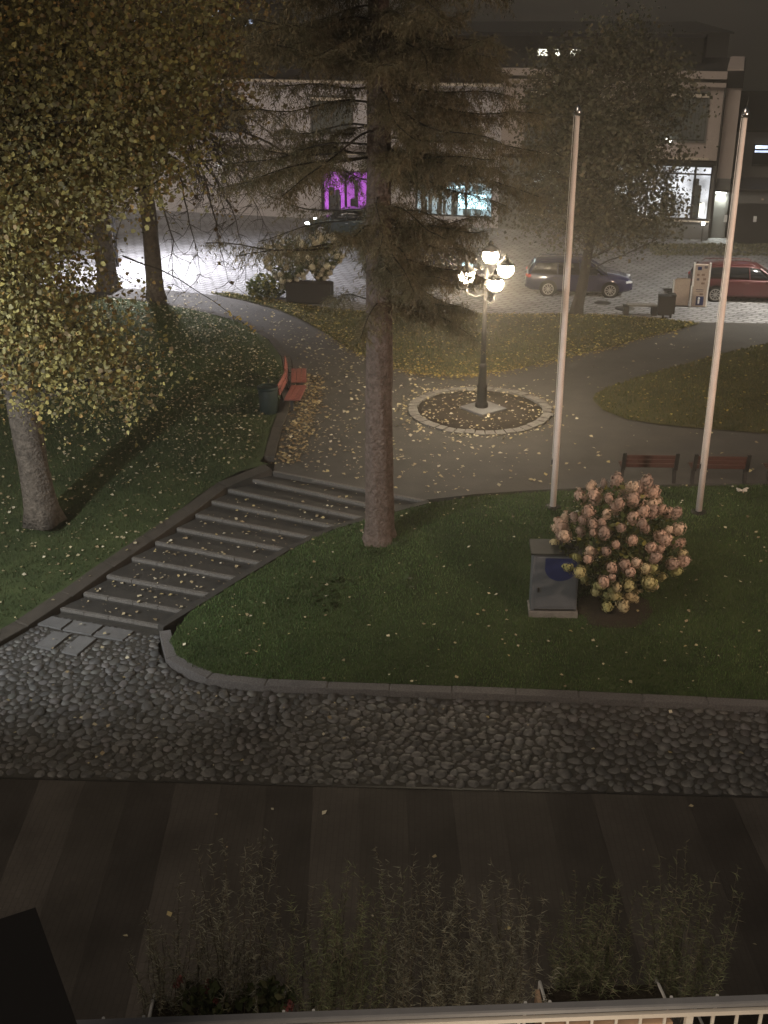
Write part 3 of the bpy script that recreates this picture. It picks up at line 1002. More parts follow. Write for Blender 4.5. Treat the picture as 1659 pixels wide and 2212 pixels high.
# street-side tree on the right
DARK_PAL = [(0.105, 0.100, 0.058), (0.085, 0.082, 0.048), (0.135, 0.116, 0.068), (0.062, 0.062, 0.038), (0.18, 0.145, 0.085)]
deciduous('street_tree', 'dense dark young tree with slim leaning trunk in front of the shop', (7.62, 46.25, .05),
    [(7.62, 46.25, .0), (7.85, 46.25, 1.5), (8.0, 46.25, 3.0), (7.9, 46.2, 5.5), (7.8, 46.2, 8.0), (7.7, 46.2, 10.4)], [.24, .19, .17, .14, .09, .03],
    [((7.6, 46.2, 6.2), (2.5, 2.4, 3.0)), ((6.1, 46.2, 4.6), (1.5, 1.5, 1.6)), ((9.8, 46.2, 6.2), (1.6, 1.6, 2.4)), ((8.6, 46.2, 9.0), (2.2, 2.0, 2.0)), ((10.4, 46.2, 4.2), (1.2, 1.4, 1.4)), ((8.4, 46, 3.4), (2.2, 1.8, .8)), ((10.6, 46.2, 8.2), (1.0, 1.2, 1.4)), ((6.4, 46.2, 8.4), (1.4, 1.4, 1.8))],
    46000, .125, DARK_PAL, [.3, .25, .2, .15, .1], bark='bark_dark', seed=41, spread=.42, per=30, branch_r=.05)

# ---- spruce
random.seed(9)
RNG = np.random.default_rng(9)
SB = Vector((-.11, 25.85, -.42))
spruce = thing('spruce_tree', 'tall spruce with straight bare trunk and drooping brown-green branches on the front lawn', 'tree', SB)
tz = [0, .12, .35, .8, 1.8, 3.2, 5.0, 7.5, 10, 13, 18, 23]
tr = [.50, .42, .37, .345, .325, .31, .295, .27, .245, .20, .11, .02]
mb = MB()
nn = 40
pts, rr = [], []
for i in range(len(tz) - 1):
    for j in range(6):
        t = j / 6
        pts.append(Vector((0, 0, tz[i] * (1 - t) + tz[i + 1] * t)))
        rr.append(tr[i] * (1 - t) + tr[i + 1] * t)
pts.append(Vector((0, 0, 23))); rr.append(.015)
mb.tube(pts, rr, nn)
for i in range(len(pts) * nn):
    x, y, z = mb.v[i]
    a = math.atan2(y, x)
    f = 1 + .025 * math.sin(a * 7 + z * 1.5) + .02 * math.sin(a * 13 - z * 4) + random.uniform(-.025, .025)
    if z < .5: f *= 1 + (.5 - z) * .35 * (.5 + .5 * math.sin(a * 5 + 1))
    mb.v[i] = (x * f, y * f, z)
obj('trunk', mb, 'bark_spruce', spruce, True)
brm = MB()
SV, SCc = [], []
def spray(p, d, L, w, col):
    """one flat needle spray: a slim four-cornered blade"""
    up = Vector((random.uniform(-.6, .6), random.uniform(-.6, .6), 1))
    s = d.cross(up)
    if s.length < 1e-4: return
    s.normalize()
    m = p + d * (L * .4)
    e = p + d * L
    SV.extend([tuple(p), tuple(m + s * w), tuple(e), tuple(m - s * w)])
    SCc.extend([col] * 4)
SPC = [(0.174, 0.150, 0.089), (0.144, 0.130, 0.074), (0.198, 0.161, 0.096), (0.120, 0.115, 0.067), (0.240, 0.202, 0.125)]
z = 5.7
k = 0
while z < 22.5:
    nb = 5 if z < 12 else 4
    for j in range(nb):
        az_ = k * 2.399 + random.uniform(-.3, .3)
        k += 1
        zz = z + random.uniform(-.45, .45)
        L = (3.55 * (1 - ((zz - 5.0) / 18) ** 1.7 if zz > 5 else 3.55) + .15) * random.uniform(.72, 1.08)
        ca_, sa = math.cos(az_), math.sin(az_)
        left = ca_ < -.25
        if zz < 6.6: L *= .66
        elif zz < 8.2 and ca_ > -.2: L *= .72
        if left and zz < 8.0 and random.random() < .7: continue
        if left and zz < 11 and random.random() < .3: continue
        if sa < -.55 and zz < 10.5 and random.random() < .35: continue       # the side towards the house is thinner
        dens = (.34 if zz < 8 else .66 if zz < 10 else 1.0) if left else (1.15 if sa > -.4 else .75)
        P = []
        NSEG = 10
        if not left and 7.2 < zz < 8.6: dens *= .8
        dr = random.uniform(.02, .26) * (1.25 if zz < 8 and not left else 1.0)
        for q in range(NSEG + 1):
            t = q / NSEG
            rad_ = L * t
            zb = zz + .12 * L * t - dr * L * (t ** 1.5) * 1.7 + .14 * L * max(0, t - .65) + .05 * math.sin(t * 9 + k * 1.7)
            bend = .12 * L * math.sin(t * 2.2 + k) + .03 * L * math.sin(t * 8 + k * 2.3)
            P.append(Vector((ca_ * rad_ - sa * bend * t, sa * rad_ + ca_ * bend * t, zb - SB.z)))
        brm.tube(P, [.024 * (1 - .85 * q / NSEG) * (L / 3.5) + .005 for q in range(NSEG + 1)], 5, False)
        nt = int(L * 38 * dens)
        for q in range(nt):
            t0 = .38 if (left and zz < 9.6) else .12
            t = t0 + (1 - t0) * (q + random.random()) / nt
            f = t * NSEG
            i0 = min(int(f), NSEG - 1)
            p = P[i0].lerp(P[i0 + 1], f - i0)
            ax = (P[i0 + 1] - P[i0]).normalized()
            for sgn in (-1, 1):
                side = Vector((-sa, ca_, 0)) * sgn
                tl = random.uniform(.18, .75) * (1.1 - .5 * t) * min(1, L / 2)
                d = (side * random.uniform(.2, 1.0) + ax * random.uniform(-.1, .9) + Vector((random.uniform(-.3, .3), random.uniform(-.3, .3), random.uniform(-1.0, .35)))).normalized()
                e = p + d * tl + Vector((0, 0, -.18 * tl))
                col = random.choice(SPC)
                g = random.uniform(.75, 1.25)
                col = (col[0] * g, col[1] * g, col[2] * g)
                ns_ = max(5, int(tl * 46))
                for s in range(ns_):
                    u = (s + .5) / ns_
                    pp_ = p.lerp(e, u)
                    dd = ((e - p).normalized() * .8 + Vector((random.uniform(-1, 1), random.uniform(-1, 1), random.uniform(-.9, .7))) * .95).normalized()
                    spray(pp_, dd, random.uniform(.055, .14), random.uniform(.006, .013), col)
    z += .24 + .006 * (z - 4) + (.25 if z > 13.5 else 0)
tag(obj('branches', brm, 'bark_dark', spruce, True), kind='stuff')
obj('needles', np_mesh('needles', np.array(SV), np.arange(len(SV)).reshape(-1, 4), np.array(SCc)), 'needle', spruce)

# ================================================================== FALLEN LEAVES
RNG = np.random.default_rng(77)
random.seed(77)
LIT = [(0.42, 0.365, 0.235), (0.34, 0.285, 0.17), (0.52, 0.475, 0.35), (0.25, 0.195, 0.115), (0.40, 0.33, 0.16)]
def litter(label, pts, zf, size=.095, pal=LIT, w=None, lift=.03):
    P = np.column_stack([pts, zf(pts) + lift])
    V, F, c = leaf_cloud(P, size, pal, w, up=np.array([[0, 0, 1.0]]), flat=.72)
    return tag(obj('fallen_leaves', np_mesh('fallen_leaves', V, F, c), 'leaf_litter'), label, 'leaves', kind='stuff')
flat0 = lambda P: np.zeros(len(P))
path_poly = [(-3, 30), (1, 28), (4, 28.6), (12, 29), (12, 32), (7, 33.4), (6.3, 35.5), (8, 37.6), (14, 42.3), (12, 44), (4.3, 38.4), (2, 37.8), (0, 39), (-2.5, 43.4), (-4.5, 46.8), (-9, 50.3), (-12, 50.3), (-9.6, 48.6), (-5.0, 45.0), (-3.0, 40), (-2.6, 36)]
a = scatter(path_poly, 5200)
wgt = np.clip(1.05 - (a[:, 0] + 2) / 8.5, .10, 1) * np.clip(1.25 - abs(a[:, 1] - 34) / 20, .35, 1)
litter('scattered pale leaves on the asphalt paths', a[RNG.random(len(a)) < wgt * .62], flat0)
strip_poly = [(-3.0, 30.3), (-2.35, 30.4), (-2.1, 32.5), (-2.0, 35), (-2.1, 38.2), (-2.95, 38.4), (-2.9, 35)]
litter('thick drift of yellow leaves along the red benches', scatter(strip_poly, 950) + RNG.normal(size=(950, 2)) * [.13, .1], flat0, .095, [(0.30, 0.22, 0.10), (0.24, 0.17, 0.08), (0.36, 0.29, 0.15), (0.18, 0.12, 0.06)])
litter('leaves lying on the stairway', *(lambda q: (q, lambda P: np.array([-RISE * min(10, max(0, np.argmin([np.hypot((STL[i][0] + STR[i][0]) / 2 - p[0], (STL[i][1] + STR[i][1]) / 2 - p[1]) + (0 if ((STR[i][0] - STL[i][0]) * (p[1] - STL[i][1]) - (STR[i][1] - STL[i][1]) * (p[0] - STL[i][0])) > 0 else 3) for i in range(11)]))) + .015 for p in P])))(scatter([(-3, 29.5), (-3.7, 29.2), (-7.3, 24.2), (-5.1, 23.5), (1, 27.5)], 330)), size=.075)
q = scatter([(-8.6, 22.6), (-7.9, 23.6), (-5.2, 28.0), (-3.6, 30.5), (-3.4, 38), (-4.4, 42.6), (-7.6, 46.9), (-12, 49.3), (-14, 46), (-14, 30)], 8200)
w = np.clip((q[:, 1] - 21) / 13, .2, 1) * np.clip((q[:, 0] + 15) / 8, .35, 1)
q = q[RNG.random(len(q)) < w]
litter('leaves strewn over the sloping lawn by the linden', q, leftp.h, .08, LIT, [.25, .25, .15, .25, .1], .05)
q = scatter([p for p in front_border if p[0] < 12.5], 420)
litter('few pale leaves on the front lawn', q, front.h, .075, LIT, None, .055)
qb = scatter(back_border, 6500)
dB = np.sqrt(((qb[:, None, :] - back.B[None, :, :2]) ** 2).sum(2).min(1))
wb = np.clip(1.15 - dB / 1.6, .30, 1)
YEL = [(0.34, 0.25, 0.055), (0.27, 0.19, 0.05), (0.38, 0.31, 0.10), (0.20, 0.13, 0.04)]
litter('yellow leaves covering the lawn before the street', qb[RNG.random(len(qb)) < wb], back.h, .085, YEL, None, .045)
# thick yellow rim where the lawn's round nose meets the path
rim = np.array([[(1 - t) * a_[0] + t * b_[0], (1 - t) * a_[1] + t * b_[1]] for a_, b_ in zip(back_border[4:14], back_border[5:15]) for t in RNG.random(130)]) + RNG.normal(size=(1300, 2)) * .2
litter('rim of yellow leaves along the curved lawn edge', rim, flat0, .085, YEL, None, .05)
qr = scatter([p for p in right_border if p[0] < 23] + [(19, 35), (19, 42)], 900)
litter('leaves on the lawn beside the flagpoles', qr, rightp.h, .08, YEL, None, .045)
th = RNG.random(300) * 6.283
rr_ = 1.9 * np.sqrt(RNG.random(300))
litter('leaves lying in the round lamp bed', np.column_stack([BC[0] + rr_ * np.cos(th), BC[1] + rr_ * np.sin(th)]), lambda P: np.full(len(P), .07), .085)
th = RNG.random(260) * 6.283 
rr_ = 2.2 + abs(RNG.normal(size=260)) * .22
litter('leaves gathered round the sett ring', np.column_stack([BC[0] + rr_ * np.cos(th), BC[1] + rr_ * np.sin(th)]), flat0, .085)
litter('odd leaves on the cobbles', scatter([(-8.5, 18.2), (8, 17.8), (8, 19.8), (-3.4, 20.7), (-5.2, 22.8), (-7.6, 23.8)], 90), lambda P: np.full(len(P), -1.25), .075)
litter('odd leaves on the dark paving', scatter([(-7, 13), (7, 13), (7, 17.2), (-7, 17.6)], 16), lambda P: np.full(len(P), -1.30), .09)

wq = np.vstack([RNG.normal(size=(12, 2)) * .12 + c_ for c_ in ((-1.35, 24.0), (-1.1, 23.75), (-1.55, 23.7), (-.95, 24.1), (-1.25, 23.45), (.62, 24.2), (-.2, 25.2), (.35, 25.5))])  # clumps beside the trunk are dark leaves in place of its shadow
V, F, c = leaf_cloud(np.column_stack([wq, front.h(wq) + .05]), .13, [(.040, .062, .022), (.05, .076, .028)], None, up=np.array([[0, 0, 1.0]]), flat=.55)
tag(obj('weeds', np_mesh('weeds', V, F, c), 'leaf'), 'dark broad-leaved weeds in the lawn, with clumps standing for shade at the spruce foot', 'weeds', kind='stuff')

# ================================================================== STREET FURNITURE
# ---- lamp post
lp_ = thing('lamp_post', 'lit dark iron lamp post with four glowing lanterns in the round bed', 'lamp', (BC[0] + .05, BC[1], .13))
obj('base', MB().lathe([(.20, 0), (.20, .12), (.16, .16), (.15, .62), (.17, .66), (.13, .74), (.11, 1.25), (.13, 1.29), (.085, 1.4)], n=14), 'iron', lp_, True)
obj('post', MB().lathe([(.085, 1.38), (.075, 2.3), (.09, 2.34), (.07, 2.4), (.055, 3.7), (.075, 3.76), (.05, 3.84), (.04, 4.3)], n=14), 'iron', lp_, True)
def lantern(x, y, z, s=1.3):
    h = obj('lantern', MB().lathe([(.05 * s, -.02), (.13 * s, .0), (.15 * s, .03)], (x, y, z), 14), 'iron', lp_, True)
    obj('globe', MB().lathe([(.10 * s, .03), (.16 * s, .10), (.185 * s, .20), (.17 * s, .30), (.13 * s, .36)], (x, y, z), 14), 'lantern_glow', h, True)
    obj('hood', MB().lathe([(.21 * s, .365), (.17 * s, .43), (.08 * s, .50), (.05 * s, .55), (.06 * s, .58), (.015 * s, .66)], (x, y, z), 14), 'iron', h, True)
    ld = bpy.data.lights.new('lantern_light', 'POINT')
    ld.energy = 120
    ld.color = (1.0, .82, .60)
    ld.shadow_soft_size = .17
    lo = bpy.data.objects.new('lantern_light', ld)
    COL.objects.link(lo)
    lo.parent = h
    lo.location = (x, y - .0, z - .22)
lantern(.12, .1, 4.40)
for a_, zl in ((R(-20), 4.06), (R(-68), 3.72), (R(190), 3.86)):
    x, y = .58 * math.cos(a_), .58 * math.sin(a_)
    arm = MB().tube([(0, 0, zl - .35), (x * .5, y * .5, zl - .42), (x * .95, y * .95, zl - .3), (x, y, zl - .02)], [.03, .025, .022, .02], 7)
    obj('arm', arm, 'iron', lp_, True)
    lantern(x, y, zl)

# ---- flagpoles
for (x, y, g_, lab) in ((4.22, 27.1, 0, 'white flagpole standing behind the hydrangea, nearer the spruce'), (7.80, 26.85, 0, 'white flagpole farther from the spruce, standing clear of the hydrangea')):
    g_ = float(front.h(np.array([[x, y]]))[0]) - .01
    t = thing('flagpole', lab, 'flagpole', (x, y, g_), group='two white flagpoles')
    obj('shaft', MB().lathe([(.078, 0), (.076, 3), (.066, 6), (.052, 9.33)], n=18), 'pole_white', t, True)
    obj('cap', MB().lathe([(.05, 9.33), (.085, 9.36), (.09, 9.44), (.05, 9.52), (.012, 9.56)], n=14), 'chrome', t, True)
    obj('foot_plate', MB().lathe([(.20, -.12), (.20, .03), (.12, .05)], n=18), 'iron', t, True)
    obj('halyard', MB().tube([(-.095, -.02, 1.3), (-.10, -.02, 5), (-.085, -.02, 9.33)], .006, 4), 'white_paint', t)
    obj('cleat', MB().box((-.09, 0, 1.25), (.04, .03, .16), bev=.008), 'black_metal', t)
    obj('hook', MB().tube([(.0, 0, 9.53), (.03, 0, 9.70), (-.01, 0, 9.78)], [.01, .008, .005], 5), 'chrome', t)

# ---- electrical cabinet
cz = float(front.h(np.array([[3.76, 23.2]]))[0])
cab = thing('utility_cabinet', 'grey steel utility cabinet with blue round sticker beside the hydrangea', 'cabinet', (3.76, 23.35, cz - .05), R(-2))
obj('plinth', MB().box((0, 0, .07), (1.08, .56, .22), bev=.01), 'concrete', cab)
obj('body', MB().box((0, 0, .88), (1.0, .50, 1.40), bev=.012), 'cabinet_grey', cab)
obj('roof', MB().prism([(-.56, -.31), (.56, -.31), (.56, .31), (-.56, .31)], 1.58, [1.62, 1.62, 1.68, 1.68]), 'cabinet_top', cab)
dr = obj('door', MB().box((.02, -.257, .90), (.88, .022, 1.22), bev=.008), 'cabinet_grey', cab)
obj('handle', MB().box((-.36, -.275, .72), (.04, .03, .12), bev=.008), 'black_metal', dr)
obj('sticker', MB().add([(.44, -.2705, 1.49), (-.24, -.2705, 1.49), (-.24, -.2705, 1.30)] + [(.10 + .34 * math.cos(PI + PI * k / 18), -.2705, 1.24 + .30 * math.sin(PI + PI * k / 18)) for k in range(19)] + [(.44, -.2705, 1.30)], [tuple(range(23))]), 'sign_blue', dr)
obj('vent', MB().box((.02, -.254, .22), (.9, .02, .03)), 'black_metal', cab)

# ---- hydrangea in front
def floret_mesh(name, seed, n=80):
    global RNG
    RNG = np.random.default_rng(seed)
    i = np.arange(n) + .5
    ph = np.arccos(1 - 2 * i / n)
    th_ = PI * (1 + 5 ** .5) * i
    d = np.column_stack([np.cos(th_) * np.sin(ph), np.sin(th_) * np.sin(ph), np.cos(ph)])
    r = .70 + .52 * RNG.random(n)
    z = d[:, 2]
    P = d * r[:, None]
    P[:, :2] *= (1 - .32 * np.clip(z, 0, 1))[:, None]
    P[:, 2] *= 1.12
    a_ = np.cross(d, rand_dirs(n))
    a_ /= np.linalg.norm(a_, axis=1, keepdims=True)
    b_ = np.cross(d, a_)
    s = (.20 + .13 * RNG.random((n, 1)))
    V = np.empty((n, 4, 3))
    V[:, 0] = P - a_ * s + d * .06 * RNG.random((n, 1)); V[:, 1] = P - b_ * s; V[:, 2] = P + a_ * s + d * .06; V[:, 3] = P + b_ * s
    # inner core so that no light passes through
    me = np_mesh(name, V.reshape(-1, 3), np.arange(n * 4).reshape(n, 4))
    return me
def bloom_mats(pref, cols):
    for i, c in enumerate(cols):
        mat(pref + str(i), c, .8, tuple(min(1, x * 1.35) for x in c), 9)
bloom_mats('bloom_pink', [(0.42, 0.29, 0.22), (0.35, 0.245, 0.19), (0.48, 0.36, 0.265), (0.28, 0.20, 0.16)])
bloom_mats('bloom_pale', [(0.38, 0.34, 0.16), (0.32, 0.31, 0.13), (0.42, 0.35, 0.20)])
bloom_mats('bloom_cream', [(0.50, 0.45, 0.33), (0.44, 0.38, 0.27)])
def bloom_set(pref, k):
    out = []
    for i in range(k):
        for s in range(2):
            me = floret_mesh('bloom', 100 + i * 7 + s)
            me.materials.append(MATS[pref + str(i)])
            out.append(me)
    return out
B_PINK, B_PALE, B_CREAM = bloom_set('bloom_pink', 4), bloom_set('bloom_pale', 3), bloom_set('bloom_cream', 2)
HL_PAL = [(0.060, 0.080, 0.026), (0.048, 0.064, 0.022), (0.11, 0.12, 0.036), (0.21, 0.19, 0.05)]

def hydrangea(name, label, base, R_, nb, choose, bsz, nleaf, group=None, leafs=.13, cz_=.95, hz=1.15):
    t = thing(name, label, 'shrub', base, group=group)
    st = MB()
    for i in range(16):
        a_ = random.uniform(0, 6.28)
        e = Vector((math.cos(a_) * R_ * .8 * random.random(), math.sin(a_) * R_ * .8 * random.random(), cz_ * R_ * random.uniform(.9, 1.6)))
        st.tube(wiggle((math.cos(a_) * .15, math.sin(a_) * .15, 0), e, 4, .12), [.02, .017, .013, .01, .006], 4, False)
    obj('stems', st, 'bark_dark', t, True)
    n = nleaf
    d = rand_dirs(n)
    r = R_ * (RNG.random(n) ** .35) * .97
    P = d * r[:, None]
    P[:, 2] = P[:, 2] * hz + cz_ * R_
    # taper towards the foot
    k = np.clip(P[:, 2] / (cz_ * R_), .35, 1)
    P[:, :2] *= k[:, None]
    P = P[P[:, 2] > .1]
    V, F, c = leaf_cloud(P, leafs, HL_PAL, [.35, .3, .25, .1], aspect=.6)
    obj('foliage', np_mesh('foliage', V, F, c), 'leaf', t)
    # blooms spaced over the outside
    pts = []
    tries = 0
    while len(pts) < nb and tries < 20000:
        tries += 1
        v = Vector((random.gauss(0, 1), random.gauss(0, 1), random.gauss(0, 1))).normalized()
        if v.z < -.72: continue
        if random.random() > .55 + .45 * max(0, v.z + .35): continue
        rr2 = R_ * random.uniform(.88, 1.06)
        p = Vector((v.x * rr2, v.y * rr2, v.z * rr2 * hz + cz_ * R_))
        kk = min(1, max(.42, p.z / (cz_ * R_)))
        p.x *= kk; p.y *= kk
        if all((p - q_).length > bsz * 1.35 for q_ in pts):
            pts.append(p)
    for p in pts:
        o = obj('bloom', choose(p), None, t)
        o.location = p
        s = bsz * random.uniform(.62, 1.15)
        o.scale = (s, s, s * random.uniform(.95, 1.2))
        out = (Vector((p.x, p.y, (p.z - cz_ * R_) * .9)).normalized() + Vector((0, -.15, .6))).normalized()
        o.rotation_euler = out.to_track_quat('Z', 'Y').to_euler()
    return t
hz_ = float(front.h(np.array([[5.15, 23.45]]))[0])
hydrangea('hydrangea_bush', 'large round hydrangea bush with dusty pink and pale blooms beside the cabinet', (5.12, 23.45, hz_ - .02), 1.42, 150,
          lambda p: random.choice(B_PINK) if p.z + random.uniform(-.35, .35) > 1.55 else random.choice(B_PALE), .135, 4600)
sq = [(5.12 + (.85 + .12 * math.sin(3 * a_) + random.uniform(-.06, .06)) * math.cos(a_) * r_, 23.30 + .75 * (.85 + .1 * math.cos(2 * a_)) * math.sin(a_) * r_) for r_ in (1.0, .66, .33) for a_ in [2 * PI * k / 24 for k in range(24)]]
sh_ = front.h(np.array(sq)) + np.array([.012] * 24 + [.05] * 24 + [.06] * 24)
smb = MB().add([(p[0], p[1], z_) for p, z_ in zip(sq, sh_)], [(r_ * 24 + k, r_ * 24 + (k + 1) % 24, r_ * 24 + 24 + (k + 1) % 24, r_ * 24 + 24 + k) for r_ in range(2) for k in range(24)] + [tuple(48 + k for k in range(24))])
tag(obj('bare_soil', smb, 'soil', None, True), kind='structure')

# ---- planter boxes with white-flowering hydrangeas by the street
def planter(x, y, w, lab):
    t = thing('street_planter', lab, 'planter', (x, y, .0), R(-8))
    obj('box', MB().box((0, 0, .45), (w, .75, .78), bev=.02), 'roof_dark', t)
    obj('soil', MB().box((0, 0, .845), (w - .12, .63, .03)), 'soil', t)
    for s in (-1, 1):
        obj('foot', MB().box((s * (w / 2 - .2), 0, .03), (.12, .6, .06)), 'black_metal', t)
    return t
planter(-3.05, 48.2, 1.85, 'dark rectangular planter box beneath the cream-flowered hydrangea at the street')
for (x, y, r, n_, lab) in ((-3.9, 48.7, 1.05, 60, 'cream-flowered hydrangea at the street end of the planter'), (-2.6, 48.4, .95, 45, 'smaller cream-flowered hydrangea behind the spruce trunk')):
    hydrangea('hydrangea_bush', lab, (x, y, .82 if r < 1 else .4), r, n_, lambda p: random.choice(B_CREAM), .125, 1500, leafs=.15)
# leafy shrub spilling beside the planter
q = rand_dirs(1200) * (RNG.random((1200, 1)) ** .4) * [.9, .6, .55]
V, F, c = leaf_cloud(q, .13, HL_PAL)
tt = thing('low_shrub', 'low green shrub spilling over the paving beside the planter', 'shrub', (-4.9, 48.9, .5))
obj('foliage', np_mesh('foliage', V, F, c), 'leaf', tt)
obj('stem', MB().tube([(0, 0, -.5), (.05, 0, 0)], .03, 6), 'bark_dark', tt)

# ---- red benches on the left
def red_bench(x, y, rz, lab):
    t = thing('red_bench', lab, 'bench', (x, y, 0), rz, 'red benches by the leaf drift')
    for i in range(3):
        obj('seat_slat', MB().box((-.02 + i * .165, 0, .46), (.155, 1.42, .045), bev=.008), 'red_wood', t)
    for i in range(2):
        obj('back_slat', MB().box((-.24 - i * .035, 0, .68 + i * .17), (.045, 1.42, .15), ry=R(-12), bev=.008), 'red_wood', t)
    for s in (-.5, .5):
        obj('leg', MB().box((.10, s, .22), (.09, .07, .44), bev=.008).box((.10, s, .02), (.42, .08, .04)), 'black_metal', t)
        obj('back_support', MB().box((-.21, s, .58), (.04, .05, .56), ry=R(-12)).box((-.05, s, .42), (.42, .05, .04)), 'black_metal', t)
    return t
red_bench(-2.88, 35.0, R(-5), 'red-painted bench next to the dark green litter bin')
red_bench(-2.90, 36.75, R(4), 'red-painted bench farther up the path from the litter bin')
b_ = thing('litter_bin', 'dark green round litter bin beside the red bench', 'bin', (-3.52, 34.3, .03))
obj('body', MB().lathe([(.24, .0), (.27, .06), (.30, .80), (.285, .82)], n=18), 'bin_green', b_, True)
obj('rim', MB().lathe([(.31, .78), (.325, .80), (.325, .86), (.25, .88), (.22, .80)], n=18), 'bin_green', b_, True)
obj('post', MB().tube([(.0, .32, -.03), (0, .32, 1.0)], .03, 8), 'black_metal', b_)

# ---- brown benches seen from behind
for i, (x, y, lab) in enumerate(((6.95, 28.95, 'brown bench seen from behind between the two flagpoles'), (8.78, 28.85, 'brown bench seen from behind the second flagpole'), (10.75, 28.8, 'brown bench cut off by the picture edge beyond the second flagpole'))):
    t = thing('park_bench', lab, 'bench', (x, y, 0), R(-2), 'benches with their backs to the front lawn')
    for k in range(3):
        obj('back_slat', MB().box((0, -.16 - .025 * k, .52 + .125 * k), (1.46, .035, .115), rx=R(10), bev=.008), 'brown_wood', t)
    for k in range(3):
        obj('seat_slat', MB().box((0, .0 + .13 * k, .43), (1.46, .115, .04), bev=.008), 'brown_wood', t)
    for s in (-.68, .68):
        obj('leg', MB().box((s, -.06, .20), (.09, .10, .42), rx=R(-6)).box((s, .12, .40), (.08, .50, .045)), 'black_metal', t)
        obj('back_post', MB().box((s, -.20, .64), (.10, .06, .52), rx=R(10), bev=.01), 'black_metal', t)
# crumpled paper by the bench
pv = MB()
for k in range(5):
    pv.box((random.uniform(-.14, .16), random.uniform(-.05, .05), .03 + .02 * random.random()), (random.uniform(.10, .2), random.uniform(.06, .12), random.uniform(.03, .07)), random.uniform(0, 3), random.uniform(-.5, .5), random.uniform(-.5, .5), .015)
pzz = float(front.h(np.array([[9.25, 28.1]]))[0])
tag(obj('crumpled_paper', pv, 'paper', None, False, (9.22, 28.1, pzz + .04)), 'pale crumpled paper lying on the grass behind the benches', 'litter')

# ---- street: info pillars, bins, low bench, manholes
t = thing('info_pillar', 'short tan information pillar with one white edge by the kerb', 'sign', (12.05, 47.6, .01), R(-6))
obj('panel', MB().box((.03, 0, .56), (.60, .16, 1.04), bev=.01).prism([(-.25, -.07), (.33, -.07), (.2, .07), (-.12, .07)], 1.08, 1.14), 'poster_tan', t)
obj('edge', MB().box((-.31, 0, .54), (.05, .18, 1.06), bev=.008), 'white_paint', t)
obj('base', MB().box((0, 0, .02), (.72, .24, .04)), 'black_metal', t)
t = thing('info_pillar', 'tall white-framed information pillar with pictures and a blue panel beside the red car', 'sign', (12.78, 47.45, .01), R(-6))
obj('panel', MB().box((.0, 0, .88), (.56, .12, 1.72), bev=.01), 'poster_tan', t)
for s, a_, b2 in ((-.31, .85, 1.80), (.31, .85, 1.80), (-.34, 0, .85), (.30, 0, .85)):
    obj('frame_post', MB().box((s, 0, (a_ + b2) / 2), (.06, .14, b2 - a_), bev=.006), 'white_paint', t)
obj('blue_panel', MB().box((.02, -.068, .27), (.30, .012, .36)), 'sign_blue', t)
obj('figure_mark', MB().lathe([(.03, -.01), (.045, .0), (.03, .05)], (-.02, -.08, .36), 8).box((-.02, -.078, .24), (.07, .012, .18)), 'white_paint', t)
for (x, z, w, h, m) in ((-.1, 1.58, .16, .14, 'sign_blue'), (.14, 1.63, .12, .10, 'poster_dark'), (-.14, 1.32, .10, .09, 'poster_brown'), (.06, 1.33, .12, .08, 'poster_brown'), (-.13, 1.14, .10, .10, 'poster_dark'), (.13, 1.15, .12, .09, 'poster_brown'), (.08, .98, .14, .08, 'poster_brown'), (-.02, .72, .3, .03, 'poster_dark'), (-.02, .64, .3, .02, 'poster_dark'), (.06, .54, .14, .07, 'poster_brown')):
    obj('picture', MB().box((x, -.066, z), (w, .01, h)), m, t)
for (x, lab) in ((10.92, 'black square litter bin at the street edge, the wider of the pair'), (11.26, 'slim black bin right beside the wider one')):
    w_ = .46 if x < 11 else .24
    t = thing('litter_bin', lab, 'bin', (x, 45.5 if x < 11 else 45.7, .05), R(-6))
    obj('body', MB().prism([(-w_ / 2, -.2), (w_ / 2, -.2), (w_ / 2, .2), (-w_ / 2, .2)], .16, .86), 'black_metal', t)
    obj('lid', MB().box((0, 0, .89), (w_ + .04, .44, .05), bev=.01), 'black_metal', t)
    obj('post', MB().box((0, 0, .05), (.08, .08, .22)), 'black_metal', t)
t = thing('low_bench', 'low backless bench with pale top beside the black bins', 'bench', (10.1, 46.2, .01), R(-4))
obj('seat', MB().box((0.1, 0, .40), (1.15, .36, .07), bev=.01), 'concrete', t)
for s in (-.5, .6):
    obj('leg', MB().box((s, 0, .19), (.2, .40, .38), bev=.02), 'black_metal', t)
for (x, y, a_, lab) in ((9.0, 48.1, .34, 'oval iron manhole cover nearer the blue car'), (9.75, 47.2, .40, 'oval iron manhole cover nearer the low bench')):
    tag(obj('manhole_cover', MB().lathe([(a_, -.02), (a_, .006), (a_ - .04, .010), (a_ - .05, .006), (.05, .008)], n=24), 'manhole', None, False, (x, y, .012)), lab, 'manhole')

